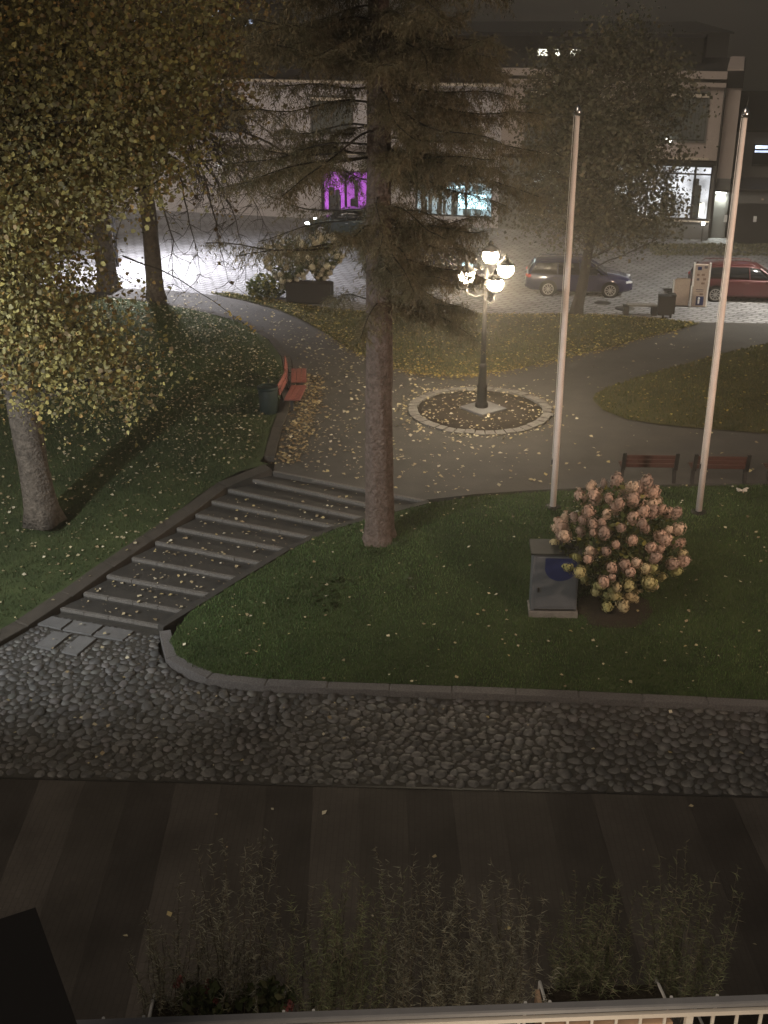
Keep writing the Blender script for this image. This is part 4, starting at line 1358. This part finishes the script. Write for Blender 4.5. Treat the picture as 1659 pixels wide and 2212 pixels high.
# ================================================================== CARS
def make_car(name, label, loc, rz, paint, wagon=True, rails=False, lamp_on=False, scale=1.0):
    """local x forward, y left; the near side faces -y"""
    t = thing(name, label, 'car', loc, rz)
    t.scale = (scale,) * 3
    def ring(x, hw, zlo, zmid, zbelt, inset=.06):
        pts = [(x, -hw + .10, zlo), (x, -hw, zlo + .12), (x, -hw, zmid), (x, -hw + .03, zbelt - .06), (x, -hw + inset, zbelt)]
        return pts + [(p[0], -p[1], p[2]) for p in pts[::-1]]
    # lower body: rear bumper to nose
    S = [(-2.34, .70, .42, .60, .80), (-2.27, .82, .32, .62, .93), (-2.05, .87, .24, .64, .96), (-1.2, .89, .20, .66, .96), (0, .895, .20, .66, .95), (.95, .89, .20, .66, .93), (1.25, .885, .20, .64, .90), (1.85, .86, .22, .60, .80), (2.18, .78, .26, .54, .70), (2.33, .62, .34, .50, .60)]
    obj('body', MB().loft([ring(*s) for s in S]), paint, t, True)
    # greenhouse (glass) and roof
    if wagon:
        G = [(-2.24, .72, .93, .70, 1.0), (-2.02, .80, .95, .64, 1.30), (-1.85, .81, .95, .62, 1.40), (-.9, .81, .95, .62, 1.46), (.0, .81, .94, .62, 1.46), (.45, .80, .93, .60, 1.40), (1.22, .78, .90, .70, .94)]
    else:
        G = [(-1.85, .74, .93, .70, .98), (-1.30, .80, .95, .62, 1.34), (-.8, .81, .95, .61, 1.42), (.0, .81, .94, .61, 1.42), (.45, .80, .93, .60, 1.36), (1.22, .78, .90, .70, .94)]
    obj('windows', MB().loft([[(x, -a_, z0 - .03), (x, -b3, z1), (x, b3, z1), (x, a_, z0 - .03)] for x, a_, z0, b3, z1 in G]), 'car_glass', t, True)
    rr2 = [g_ for g_ in G if g_[4] > 1.28]
    obj('roof', MB().loft([[(x, -b3 - .012, z1 - .05), (x, -b3 - .005, z1 + .005), (x, -b3 * .6, z1 + .03), (x, b3 * .6, z1 + .03), (x, b3 + .005, z1 + .005), (x, b3 + .012, z1 - .05)] for x, a_, z0, b3, z1 in rr2]), paint, t, True)
    def pillar(x0, z0, y0, x1, z1, y1, w=.035):
        for s in (-1, 1):
            obj('pillar', MB().tube([(x0, s * y0, z0), (x1, s * y1, z1)], w, 6), paint, t)
    zr = 1.42 if wagon else 1.38
    pillar(1.18, .92, .775, .45, 1.39, .61)
    pillar(.05, .94, .815, -.02, zr + .02, .63, .028)
    pillar(-.95, .95, .815, -.95, zr + .02, .63, .028)
    if wagon:
        pillar(-2.2, .94, .745, -1.95, 1.36, .64, .06)
    else:
        pillar(-1.7, .94, .77, -1.2, 1.36, .63, .055)
    if rails:
        for s in (-.58, .58):
            obj('roof_rail', MB().tube([(-1.8, s, 1.44), (-1.7, s, 1.53), (.1, s, 1.55), (.25, s, 1.48)], .02, 6), paint, t)
    for s in (-1, 1):
        obj('sill_trim', MB().box((0, s * .83, .955), (2.9, .012, .018)), 'chrome' if paint == 'car_blue' else paint, t)
        for x in (.30, -.75):
            d = obj('door', MB().box((x, s * .893, .60), (.98, .012, .56), bev=.004), paint, t)
            obj('handle', MB().box((x - .32, s * .905, .80), (.18, .025, .035), bev=.008), 'chrome' if paint != 'car_red' else paint, d)
        obj('mirror', MB().box((.82, s * .97, 1.0), (.12, .18, .13), bev=.03), paint, t)
        tl = [(-2.22, s * .80, .82), (-2.30, s * .66, .80), (-2.27, s * .66, .93), (-2.10, s * .84, .93)]
        obj('tail_light', MB().box((-2.22, s * .74, .86), (.16, .26, .14), rz=s * R(-24), bev=.03), 'tail_red', t)
        obj('headlight', MB().box((2.12, s * .66, .66), (.30, .24, .11), rz=s * R(-26), bev=.03), 'headlight_on' if lamp_on else 'lamp_clear', t)
        for x in (-1.33, 1.36):
            obj('wheel_arch', MB().tube([(x, s * .70, .33), (x, s * .902, .33)], .385, 24), 'tyre', t)
            w = obj('wheel', MB().tube([(x, s * .72, .315), (x, s * .74, .315), (x, s * .90, .315), (x, s * .915, .315)], [.28, .315, .315, .29], 26), 'tyre', t)
            rm = MB()
            # rim ring
            for k in range(26):
                a0, a1 = 2 * PI * k / 26, 2 * PI * (k + 1) / 26
                vs = []
                for a_ in (a0, a1):
                    for r in (.205, .245):
                        vs.append((x + r * math.cos(a_), s * .922, .315 + r * math.sin(a_)))
                rm.add(vs, [(0, 1, 3, 2) if s > 0 else (2, 3, 1, 0)])
            for k in range(10):
                a_ = 2 * PI * k / 10
                c_ = (x + .125 * math.cos(a_), s * .920, .315 + .125 * math.sin(a_))
                rm.box(c_, (.20, .012, .030), ry=-a_)
            rm.tube([(x, s * .905, .315), (x, s * .93, .315)], .05, 10)
            obj('rim', rm, 'alloy', w)
    obj('rear_plate', MB().box((-2.345, 0, .62), (.012, .50, .11)), 'white_paint', t)
    obj('front_plate', MB().box((2.335, 0, .44), (.012, .48, .10)), 'white_paint', t)
    obj('bumper', MB().box((-2.26, 0, .42), (.18, 1.5, .14), bev=.04), paint, t)
    obj('bumper', MB().box((2.22, 0, .36), (.20, 1.34, .12), bev=.04), paint, t)
    return t
CR = R(-7.0)
make_car('parked_car', 'dark blue estate car parked behind the street tree', (8.26, 50.0, .01), CR, 'car_blue', True, True, scale=.955)
make_car('parked_car', 'dark red estate car with roof rails behind the tall information pillar', (15.05, 49.0, .01), CR, 'car_red', True, True, scale=.97)
make_car('parked_car', 'dark blue car glinting behind the spruce branches left of the lamp post', (2.2, 51.3, .01), CR, 'car_blue', False, False, scale=.955)
make_car('parked_car', 'dark green car with a headlight on before the purple shop window', (-1.7, 62.4, .01), R(165), 'car_green', False, False, True, scale=1.0)

# ================================================================== BUILDINGS
FA = R(-15.8)
bl = thing('shop_building', 'two-storey beige shop building with lit ground-floor windows across the street', 'building', (16.75, 61.3, 0), FA)
def part(name, m, c, s, parent=bl, **k):
    return obj(name, MB().box(c, s, **k), m, parent)
# walls, butted end to end (local x runs along the facade to the right, y into the building)
part('wall', 'wall_beige', (-5.6, 6.2, 5.75), (11.0, 12.0, 3.7))          # upper right
part('wall', 'wall_pale', (-23.6, 6.2, 5.55), (25.0, 12.0, 3.3))          # upper left
part('wall', 'wall_beige', (.30, 6.6, 5.6), (.78, 12.0, 5.2))             # set-back strip at the corner
part('wall', 'wall_tile', (.30, 6.6, 1.45), (.78, 12.0, 3.1))
part('wall', 'trim_dark', (-5.6, 6.5, 3.78), (11.0, 11.9, .24))
part('wall', 'wall_pale', (-23.6, 6.5, 3.78), (25.0, 11.9, .24))
def opening_row(x0, x1, z0, z1, m, wins, front=.2, depth=.35):
    """ground-floor wall between x0 and x1 with openings wins = (a, b, zlo, zhi); pieces meet edge to edge"""
    xs = x0
    for a_, b3, zl, zh in wins:
        if a_ - xs > .01:
            part('wall', m, ((xs + a_) / 2, front + depth / 2, (z0 + z1) / 2), (a_ - xs, depth, z1 - z0))
        if zl - z0 > .01:
            part('wall', m, ((a_ + b3) / 2, front + depth / 2, (z0 + zl) / 2), (b3 - a_, depth, zl - z0))
        if z1 - zh > .01:
            part('wall', m, ((a_ + b3) / 2, front + depth / 2, (zh + z1) / 2), (b3 - a_, depth, z1 - zh))
        xs = b3
    if x1 - xs > .01:
        part('wall', m, ((xs + x1) / 2, front + depth / 2, (z0 + z1) / 2), (x1 - xs, depth, z1 - z0))
def shop_window(a_, b3, zl, zh, glow, mull=(), trans=None, deep=1.1, sill=True):
    w = obj('shop_window', MB().box(((a_ + b3) / 2, .2 + deep, (zl + zh) / 2), (b3 - a_ + .3, .05, zh - zl + .3)), glow, bl)
    fr = MB()
    f = .07
    fr.box((a_ + f / 2, .33, (zl + zh) / 2), (f, .12, zh - zl)).box((b3 - f / 2, .33, (zl + zh) / 2), (f, .12, zh - zl))
    fr.box(((a_ + b3) / 2, .332, zh - f / 2), (b3 - a_ - 2 * f, .12, f)).box(((a_ + b3) / 2, .332, zl + f / 2), (b3 - a_ - 2 * f, .12, f))
    for x in mull:
        fr.box((x, .334, (zl + zh) / 2), (f * 1.5, .12, zh - zl - 2 * f))
    if trans:
        fr.box(((a_ + b3) / 2, .336, trans), (b3 - a_ - 2 * f, .11, f))
    obj('frame', fr, 'trim_dark', w)
    # goods on display: dark silhouettes between glass and lit back wall
    for k in range(int((b3 - a_) * 2.2)):
        x = random.uniform(a_ + .2, b3 - .2)
        h = random.uniform(.3, .75) * (zh - zl)
        obj('display_stand', MB().box((x, .2 + deep * random.uniform(.45, .8), zl + h / 2), (random.uniform(.12, .4), .15, h), bev=.04), 'curtain', w)
    if sill:
        obj('sill', MB().box(((a_ + b3) / 2, .12, zl - .04), (b3 - a_ + .2, .24, .07), bev=.008), 'cream', w)
    return w
R_WINS = [(-9.4, -7.9, .9, 3.2), (-5.1, -.25, .93, 3.62)]
opening_row(-11.1, -.1, -.1, 3.66, 'wall_grey', R_WINS)
L_WINS = [(-21.1, -18.3, .37, 2.68), (-15.7, -11.45, .50, 2.70)]
opening_row(-36.1, -11.1, -.1, 3.66, 'wall_pale', L_WINS)
shop_window(*R_WINS[0], 'shop_dim', trans=2.7)
sw = shop_window(*R_WINS[1], 'shop_white', mull=(-1.08, -3.4), trans=3.2)
obj('lit_strip', MB().box((-.66, .9, 1.35), (.35, .05, .7)), 'window_lit', sw)
shop_window(*L_WINS[0], 'shop_purple', mull=(-19.7,), sill=False)
sw = shop_window(*L_WINS[1], 'shop_cyan', mull=(-14.3, -12.9), trans=2.35, sill=False)
obj('screen', MB().box((-12.6, .62, 1.27), (1.55, .06, .74), bev=.01), 'screen', sw)
obj('light_tube', MB().box((-13.6, .9, 1.95), (1.3, .06, .06), ry=R(-8)), 'screen', sw)
for x0, x1 in ((-11.0, -.15),):
    part('plinth', 'wall_grey', ((x0 + x1) / 2, .06, .35), (x1 - x0, .14, .8))
# fascia and canopy strips between the floors
part('fascia', 'cream', (-5.2, .10, 3.98), (9.4, .16, .10))
part('fascia', 'trim_dark', (-5.2, .03, 3.74), (9.9, .30, .18))
part('fascia', 'cream', (-23.5, .05, 3.62), (24.6, .22, .10))
# upper windows
def upper_window(a_, b3, zl, zh, m='glass_dark'):
    w = part('window', m, ((a_ + b3) / 2, .215, (zl + zh) / 2), (b3 - a_, .05, zh - zl))
    fr = MB()
    for x in (a_ + .04, b3 - .04, a_ + (b3 - a_) * .52):
        fr.box((x, .17, (zl + zh) / 2), (.08, .10, zh - zl - .16))
    for z2 in (zl + .04, zh - .04):
        fr.box(((a_ + b3) / 2, .172, z2), (b3 - a_, .10, .08))
    obj('frame', fr, 'wall_grey', w)
    obj('blind_box', MB().box(((a_ + b3) / 2, .13, zh - .22), (b3 - a_ - .1, .10, .16)), 'cream', w)
    cu = MB()
    n = 14
    for k in range(n):
        x = a_ + .1 + (b3 - a_ - .2) * (k + .5) / n
        cu.box((x, .186 + .004 * (k % 2), (zl + zh) / 2 - .1), ((b3 - a_ - .2) / n * .9, .004, zh - zl - .5))
    obj('curtain', cu, 'curtain', w)
upper_window(-9.9, -7.3, 4.15, 7.15)
upper_window(-3.4, -.75, 4.75, 7.2)
for a_ in (-15.4, -21.6, -27.8, -33.5):
    upper_window(a_, a_ + 2.4, 4.5, 6.6)
# cornice, parapet, roof
part('cornice', 'wall_beige', (-5.6, .12, 7.50), (11.1, .36, .20))
part('cornice', 'trim_dark', (-5.6, .16, 7.69), (11.1, .22, .16))
part('cornice', 'wall_beige', (-5.6, .10, 7.95), (11.1, .44, .34))
part('cornice', 'cream', (-23.6, .10, 7.26), (25.0, .4, .12))
obj('roof', MB().prism([(-36.2, .5), (.75, .5), (.75, 12.5), (-36.2, 12.5)], 7.34, [7.7, 8.14, 8.14, 7.7]), 'roof_dark', bl)
part('attic', 'roof_dark', (-14.5, 9.2, 8.65), (26.0, 5.6, 1.5))
for x in (-10.4, -9.55, -8.6, -17.9, -18.8, -17.0):
    part('attic_window', 'window_lit', (x + .3, 6.375, 8.56 if x > -12 else 8.2), (.52 if x != -9.55 else .26, .05, .34))
# rainwater pipe with hopper, wall lamp, lamp post base, house-number plates
obj('downpipe', MB().tube([(-.06, .10, 8.0), (-.06, .02, 7.8), (-.06, .02, .1)], .06, 8).box((-.06, .02, 7.9), (.26, .22, .22)), 'trim_dark', bl)
wlp = part('wall_lamp', 'trim_dark', (.28, .50, 2.38), (.70, .18, .08), bev=.02)
obj('lamp_glass', MB().box((.28, .46, 2.325), (.5, .12, .03)), 'lamp_cool', wlp)
ld = bpy.data.lights.new('wall_lamp_light', 'SPOT')
ld.energy = 150
ld.color = (.93, 1.0, .90)
ld.spot_size = R(130)
ld.spot_blend = .8
ld.shadow_soft_size = .12
lo = bpy.data.objects.new('wall_lamp_light', ld)
COL.objects.link(lo)
lo.parent = wlp
lo.location = (.28, .40, 2.29)
lo.rotation_euler = (R(18), 0, 0)
part('door', 'wall_tile', (.30, .585, 1.0), (.60, .03, 2.0))
lt = part('bollard_light', 'trim_dark', (-.42, -.5, .42), (.07, .07, .86))
obj('lamp_glass', MB().box((-.42, -.5, .90), (.16, .16, .14), bev=.03), 'lamp_dot', lt)
for (x, z2) in ((-27.5, 5.6), (-26.25, 3.0), (-27.0, 2.72), (-2.65, 4.92), (-2.45, 4.78)):
    w = part('facade_light', 'trim_dark', (x, .10, z2 + .08), (.14, .18, .06))
    obj('lamp_glass', MB().box((x, .06, z2), (.11, .11, .08), bev=.02), 'lamp_dot', w)

# lower building on the right
an = thing('garage_building', 'low grey garage building right of the shop, with a set-back upper wall', 'building', (17.6, 60.3, 0), R(-4))
part('wall', 'trim_dark', (6.0, 2.0, .95), (12.0, 3.9, 2.1), an)
part('wall', 'wall_grey', (6.0, 2.03, 2.29), (12.0, 3.9, .56), an)
part('cornice', 'trim_dark', (6.05, 1.98, 2.64), (12.2, 4.1, .14), an)
part('upper_wall', 'wall_grey', (6.3, 6.0, 3.5), (12.0, 3.7, 3.4), an)
obj('upper_roof', MB().prism([(.1, 3.9), (12.6, 3.9), (12.6, 8.1), (.1, 8.1)], [5.0, 3.8 + 1.2, 6.5, 6.5], [5.15, 5.15, 6.7, 6.7]), 'roof_dark', an)
w = part('window', 'glass_dark', (1.95, 4.13, 3.85), (.9, .05, 1.0), an)
obj('lit_blind', MB().box((1.95, 4.09, 4.24), (.9, .03, .16)).box((1.95, 4.09, 4.02), (.9, .03, .10)), 'window_cold', w)
obj('frame', MB().box((1.46, 4.08, 3.85), (.07, .08, 1.1)).box((1.95, 4.08, 3.31), (.96, .08, .07)), 'trim_dark', w)
obj('garage_door', MB().box((3.4, .035, .98), (3.2, .03, 1.9)), 'wall_grey', an)
obj('notice', MB().box((1.0, .03, 1.25), (.16, .02, .28)), 'white_paint', an)
obj('meter_box', MB().box((-.5, -.2, 1.3), (.14, .12, .34)), 'white_paint', an)
obj('small_lamp', MB().box((1.25, .02, 2.22), (.10, .05, .07)), 'bloom_pink2', an)

# grassy verge at the foot of the right-hand walls
q = np.column_stack([13.0 + RNG.random(5200) * 14, 57.3 + RNG.random(5200) * 2.4, np.zeros(5200)])
q[:, 1] -= (q[:, 0] - 15) * .02
q[:, 2] = .05 + .35 * RNG.random(5200) * np.clip(1 - np.abs(q[:, 1] - 58.5) / 1.4, .1, 1)
V, F, c = leaf_cloud(q, .16, [(0.22, .205, .13), (.17, .165, .10), (.27, .25, .16)], None, aspect=.4)
tag(obj('ground_cover', np_mesh('ground_cover', V, F, c), 'leaf'), 'pale tufted ground cover along the foot of the garage wall', 'ground cover', kind='stuff')

# far houses with a few lit windows
random.seed(3)
for (x, y, w_, d_, h, wl_, m, lab) in (
    (-22, 120, 26, 12, 12.2, [(-2 + k * 1.5, 11.2 - (k % 3) * .35) for k in range(9)], 'window_cold', 'far dark block with cold blue lit glazing beyond the left trees'),
    (24, 150, 30, 12, 8.5, [(-2, 5.5), (1.2, 4.4), (10, 5.2)], 'window_lit', 'far dark house with a few small lit windows at the upper right'),
    (-2, 135, 18, 12, 8, [(-3, 6.0), (3, 6.4)], 'window_lit', 'far dark house behind the spruce crown')):
    t = thing('far_house', lab, 'building', (x, y, -1.6))
    obj('wall', MB().box((0, 0, h / 2), (w_, d_, h)), 'roof_dark', t)
    obj('roof', MB().prism([(-w_ / 2 - .4, -d_ / 2 - .4), (w_ / 2 + .4, -d_ / 2 - .4), (w_ / 2 - 1, d_ / 2), (-w_ / 2 + 1, d_ / 2)], h, [h + .2, h + .2, h + 1.0, h + 1.0]), 'roof_dark', t)
    for (wx, wz) in wl_:
        obj('window', MB().box((wx, -d_ / 2 - .03, wz), (.7, .05, .55)), m, t)

# ---- street lamps that light the street (posts behind the trees and beyond the frame)
def street_lamp(x, y, h, ax, energy, col, lab, size=R(125), m='lamp_cool', az2=PI / 2, arm=1.5):
    t = thing('street_lamp', lab, 'lamp', (x, y, 0))
    obj('post', MB().tube([(0, 0, -.1), (0, 0, 1.0), (0, 0, h)], [.09, .075, .05], 10), 'iron', t)
    ex, ey = arm * math.cos(az2), arm * math.sin(az2)
    obj('arm', MB().tube([(0, 0, h - .1), (ex * .6, ey * .6, h + .12), (ex, ey, h + .1)], [.04, .035, .03], 8), 'iron', t)
    hd = obj('lamp_head', MB().box((ex * 1.1, ey * 1.1, h + .1), (.62, .34, .09), rz=az2, bev=.03), 'iron', t)
    obj('lamp_glass', MB().box((ex * 1.1, ey * 1.1, h + .042), (.46, .24, .02), rz=az2), m, hd)
    l2 = bpy.data.lights.new('street_lamp_light', 'SPOT')
    l2.energy = energy
    l2.color = col
    l2.spot_size = size
    l2.spot_blend = .9
    l2.shadow_soft_size = .35
    o2 = bpy.data.objects.new('street_lamp_light', l2)
    COL.objects.link(o2)
    o2.parent = hd
    o2.location = (ex * 1.1, ey * 1.1, h)
    o2.rotation_euler = (Vector(ax) - Vector((x + ex * 1.1, y + ey * 1.1, h))).to_track_quat('-Z', 'Y').to_euler()
    return t
street_lamp(-12.4, 55.0, 7.2, (-9.6, 53.4, 0), 9000, (.93, .92, 1.0), 'tall street lamp lighting the pavers behind the linden crowns', az2=R(-30))
street_lamp(19.2, 45.0, 7.0, (16.0, 48.5, 0), 3000, (1.0, .95, .85), 'tall street lamp just beyond the red car', az2=R(120))
# lamps on the near side, out of frame: cool one by the stair foot, warm one to the right
street_lamp(-13.5, 15.5, 5.5, (-6.6, 26.0, 2.6), 3600, (.92, .97, 1.0), 'cool lamp on a post beside the left lawn', size=R(88), az2=R(40), arm=1.0)
street_lamp(15.0, 12.0, 7.5, (5.0, 27.0, 4.5), 3400, (1.0, .70, .52), 'warm lamp on a post at the right end of the plaza', size=R(75), az2=R(110), arm=1.0)

# damp night air that glows softly round the lamps
hb = MB().box((0, 880, 11.2), (1900, 1900, 26.4))
hm, hn, hl = new_mat('haze')
hn.remove(hn['Principled BSDF'])
pv_ = hn.new('ShaderNodeVolumePrincipled')
pv_.inputs['Color'].default_value = (.96, .90, .82, 1)
pv_.inputs['Density'].default_value = 0.0036
pv_.inputs['Anisotropy'].default_value = 0.62
hl.new(pv_.outputs[0], hn['Material Output'].inputs['Volume'])
tag(obj('haze', hb, 'haze'), kind='stuff')

# ================================================================== BALCONY BELOW
RL, RRt = Vector((-2.6, 3.405, 8.222)), Vector((3.0, 3.667, 8.222))
rd = (RRt - RL).normalized()
ra = math.atan2(rd.y, rd.x)
rail = thing('balcony_railing', 'pale balcony railing with thin upright bars along the bottom of the picture', 'railing', (RL.x, RL.y, 7.122), ra)
LEN = (RRt - RL).length
obj('top_rail', MB().box((LEN / 2, 0, 1.10), (LEN, .042, .03), bev=.006), 'rail_grey', rail)
obj('under_rail', MB().box((LEN / 2, -.012, 1.058), (LEN, .018, .022)), 'bar_cream', rail)
obj('bottom_rail', MB().box((LEN / 2, 0, .10), (LEN, .03, .03)), 'bar_cream', rail)
n_b = int(LEN / .1)
bar_me = mesh_of(MB().box((0, 0, .582), (.011, .011, .934)), 'bar')
bar_me.materials.append(MATS['bar_cream'])
for k in range(n_b):
    if k % 8 == 6: continue
    obj('bar', bar_me, None, rail, loc=(.05 + k * .1, 0, 0))
for k in range(6, n_b, 8):
    obj('post', MB().box((.05 + k * .1, 0, .525), (.028, .028, 1.05)), 'bar_cream', rail)
slab_b = obj('balcony_slab', MB().box((LEN / 2, -.85, -.02), (LEN, 1.9, .16)), 'concrete', rail)
def flower_box(x0, x1, lab, m, dy=.17, z0=.74, h=.2):
    t = thing('flower_box', lab, 'planter', (RL.x, RL.y, 7.122), ra)
    xm = (x0 + x1) / 2
    obj('box', MB().box((xm, dy, z0 + h / 2), (x1 - x0, .2, h), bev=.012), m, t)
    obj('soil', MB().box((xm, dy, z0 + h + .004), (x1 - x0 - .03, .17, .01)), 'soil', t)
    for s in (x0 + .02, x1 - .02):
        obj('bracket', MB().tube([(s, .035, 1.10), (s, .045, z0 + h + .06), (s, dy + .11, z0 + h + .02), (s, dy + .11, z0)], .007, 6), 'white_paint', t)
    return t
flower_box(1.62, 2.22, 'flower box with small red flowers hung outside the railing, farther left', 'wall_grey', z0=.74)
flower_box(3.26, 3.80, 'tan wooden flower box hung outside the railing on the right', 'planter_wood', dy=.135, z0=.79, h=.18)
flower_box(.45, 1.5, 'dark flower box outside the railing behind the black cabinet top', 'roof_dark', z0=.58)
flower_box(2.3, 3.2, 'dark flower box under the feathery plants mid railing', 'roof_dark', z0=.58)
flower_box(3.95, 5.0, 'dark flower box at the far right of the railing', 'roof_dark', z0=.58)

# feathery plants: thin upright stems with fine side twigs
random.seed(14)
def feathery(x, y, zb, n, h, spread, lab, green):
    t = thing('feathery_plant', lab, 'plant', (x, y, zb))
    V, C_ = [], []
    st = MB()
    for i in range(n):
        a_ = random.uniform(0, 6.28)
        r = random.random() * .09
        hh = h * 1.3 * random.uniform(.4, 1.05)
        s0 = Vector((r * math.cos(a_) + random.uniform(-spread, spread) * .45, r * math.sin(a_) * .6, 0))
        s1 = s0 + Vector((random.uniform(-.22, .22) * spread * 2, random.uniform(-.08, .22), hh))
        w = wiggle(s0, s1, 6, .05 * h)
        st.tube(w, [.0024, .0022, .002, .0018, .0016, .0013, .001], 3, False)
        for q_ in range(90):
            u = random.uniform(.18, 1.0)
            f = u * 6
            i0 = min(5, int(f))
            p = w[i0].lerp(w[i0 + 1], f - i0)
            ln = random.uniform(.02, .065) * (1.15 - .5 * u)
            d = Vector((random.uniform(-1, 1), random.uniform(-1, 1), random.uniform(-.1, 1.1))).normalized()
            side = d.cross(Vector((random.uniform(-1, 1), random.uniform(-1, 1), .2))).normalized() * .0019
            e = p + d * ln + Vector((0, 0, -.01))
            V += [tuple(p - side), tuple(p + side), tuple(e)]
            g = random.uniform(.6, 1.3)
            c0 = green if random.random() < .75 else (.20, .18, .12)
            C_ += [(c0[0] * g, c0[1] * g, c0[2] * g)] * 3
    obj('stems', st, 'bark_linden', t, True)
    obj('sprays', np_mesh('sprays', np.array(V), np.arange(len(V)).reshape(-1, 3), np.array(C_)), 'grass', t)
    return t
GRN, GRY, OLV = (.20, .23, .125), (.26, .26, .20), (.155, .175, .095)
for (x, y, n, h, s, lab, g) in (
    (-.86, 3.68, 16, .52, .30, 'feathery grey plant rising beside the black cabinet top', GRY),
    (-.55, 3.70, 18, .72, .32, 'tallest grey feathery plant, left part of the railing', GRY),
    (-.18, 3.72, 26, .62, .34, 'greenest feathery plant in the middle of the railing', GRN),
    (.18, 3.72, 18, .66, .34, 'thin brownish feathery plant right of the greenest one', GRY),
    (.48, 3.74, 16, .60, .26, 'feathery plant between the middle and the tan flower box', GRY),
    (.88, 3.78, 26, .48, .26, 'low bushy olive plant in the tan flower box', OLV),
    (1.25, 3.80, 22, .56, .28, 'olive feathery plant at the right end of the railing', OLV)):
    feathery(x, y, 7.93, int(n * 2.3), h, s, lab, g)
# small flowering plants in the left box
for (x, lab, cs) in ((-.74, 'small leafy plant with red blooms in the left flower box', 5), (-.50, 'second small leafy plant with one red bloom in the left flower box', 3)):
    t = thing('flowering_plant', lab, 'plant', (x, 3.68, 8.06))
    q = rand_dirs(260) * (RNG.random((260, 1)) ** .5) * [.13, .08, .09] + [0, 0, .08]
    V, F, c = leaf_cloud(q, .035, [(.06, .075, .03), (.045, .06, .025), (.10, .10, .05)])
    obj('foliage', np_mesh('foliage', V, F, c), 'leaf', t)
    obj('stem', MB().tube([(0, 0, -.08), (0, 0, .06)], .006, 5), 'bark_dark', t)
    for k in range(cs):
        p = (random.uniform(-.13, .13), random.uniform(-.06, .08), random.uniform(.06, .17))
        q = rand_dirs(14) * .012 + np.array(p)
        V, F, c = leaf_cloud(q, .02, [(.22, .07, .065), (.28, .10, .09)])
        obj('bloom', np_mesh('bloom', V, F, c), 'leaf', t)

# unseen lantern, added on the balcony floor to brighten the railing bars
t = thing('added_lantern', 'unseen warm lantern added on the balcony floor to light the railing', 'lantern', (.75, 2.55, 7.21))
obj('base', MB().box((0, 0, .02), (.16, .16, .04), bev=.01), 'black_metal', t)
obj('light_glass', MB().lathe([(.05, .04), (.06, .12), (.05, .22)], n=12), 'lamp_dot', t, True)
obj('cap', MB().box((0, 0, .25), (.17, .17, .04), bev=.01), 'black_metal', t)
for sx in (-.065, .065):
    for sy in (-.065, .065):
        obj('post', MB().box((sx, sy, .13), (.012, .012, .20)), 'black_metal', t)
ld = bpy.data.lights.new('added_lantern_light', 'POINT')
ld.energy = 11
ld.color = (1.0, .80, .58)
ld.shadow_soft_size = .06
lo = bpy.data.objects.new('added_lantern_light', ld)
COL.objects.link(lo)
lo.parent = t
lo.location = (0, 0, .36)

# dark cabinet standing on that balcony; only its flat top shows
cz2 = 9.0
c0 = Vector((-1.24, 3.28))
e1 = Vector((.463, -.886))       # along its right edge towards the house
e2 = Vector((-.886, -.463))      # along its far edge
cb = thing('balcony_cabinet', 'black cabinet on the balcony below, only its flat top showing at the corner', 'cabinet', (c0.x, c0.y, 7.21))
def cq(a_, b3): 
    p = e1 * a_ + e2 * b3
    return (p.x, p.y)
obj('carcass', MB().prism([cq(.02, .02), cq(.02, .78), cq(.88, .78), cq(.88, .02)][::-1], 0, 1.75), 'black_board', cb)
obj('top', MB().prism([cq(0, 0), cq(0, .8), cq(.9, .8), cq(.9, 0)][::-1], 1.75, 1.79), 'black_board', cb)
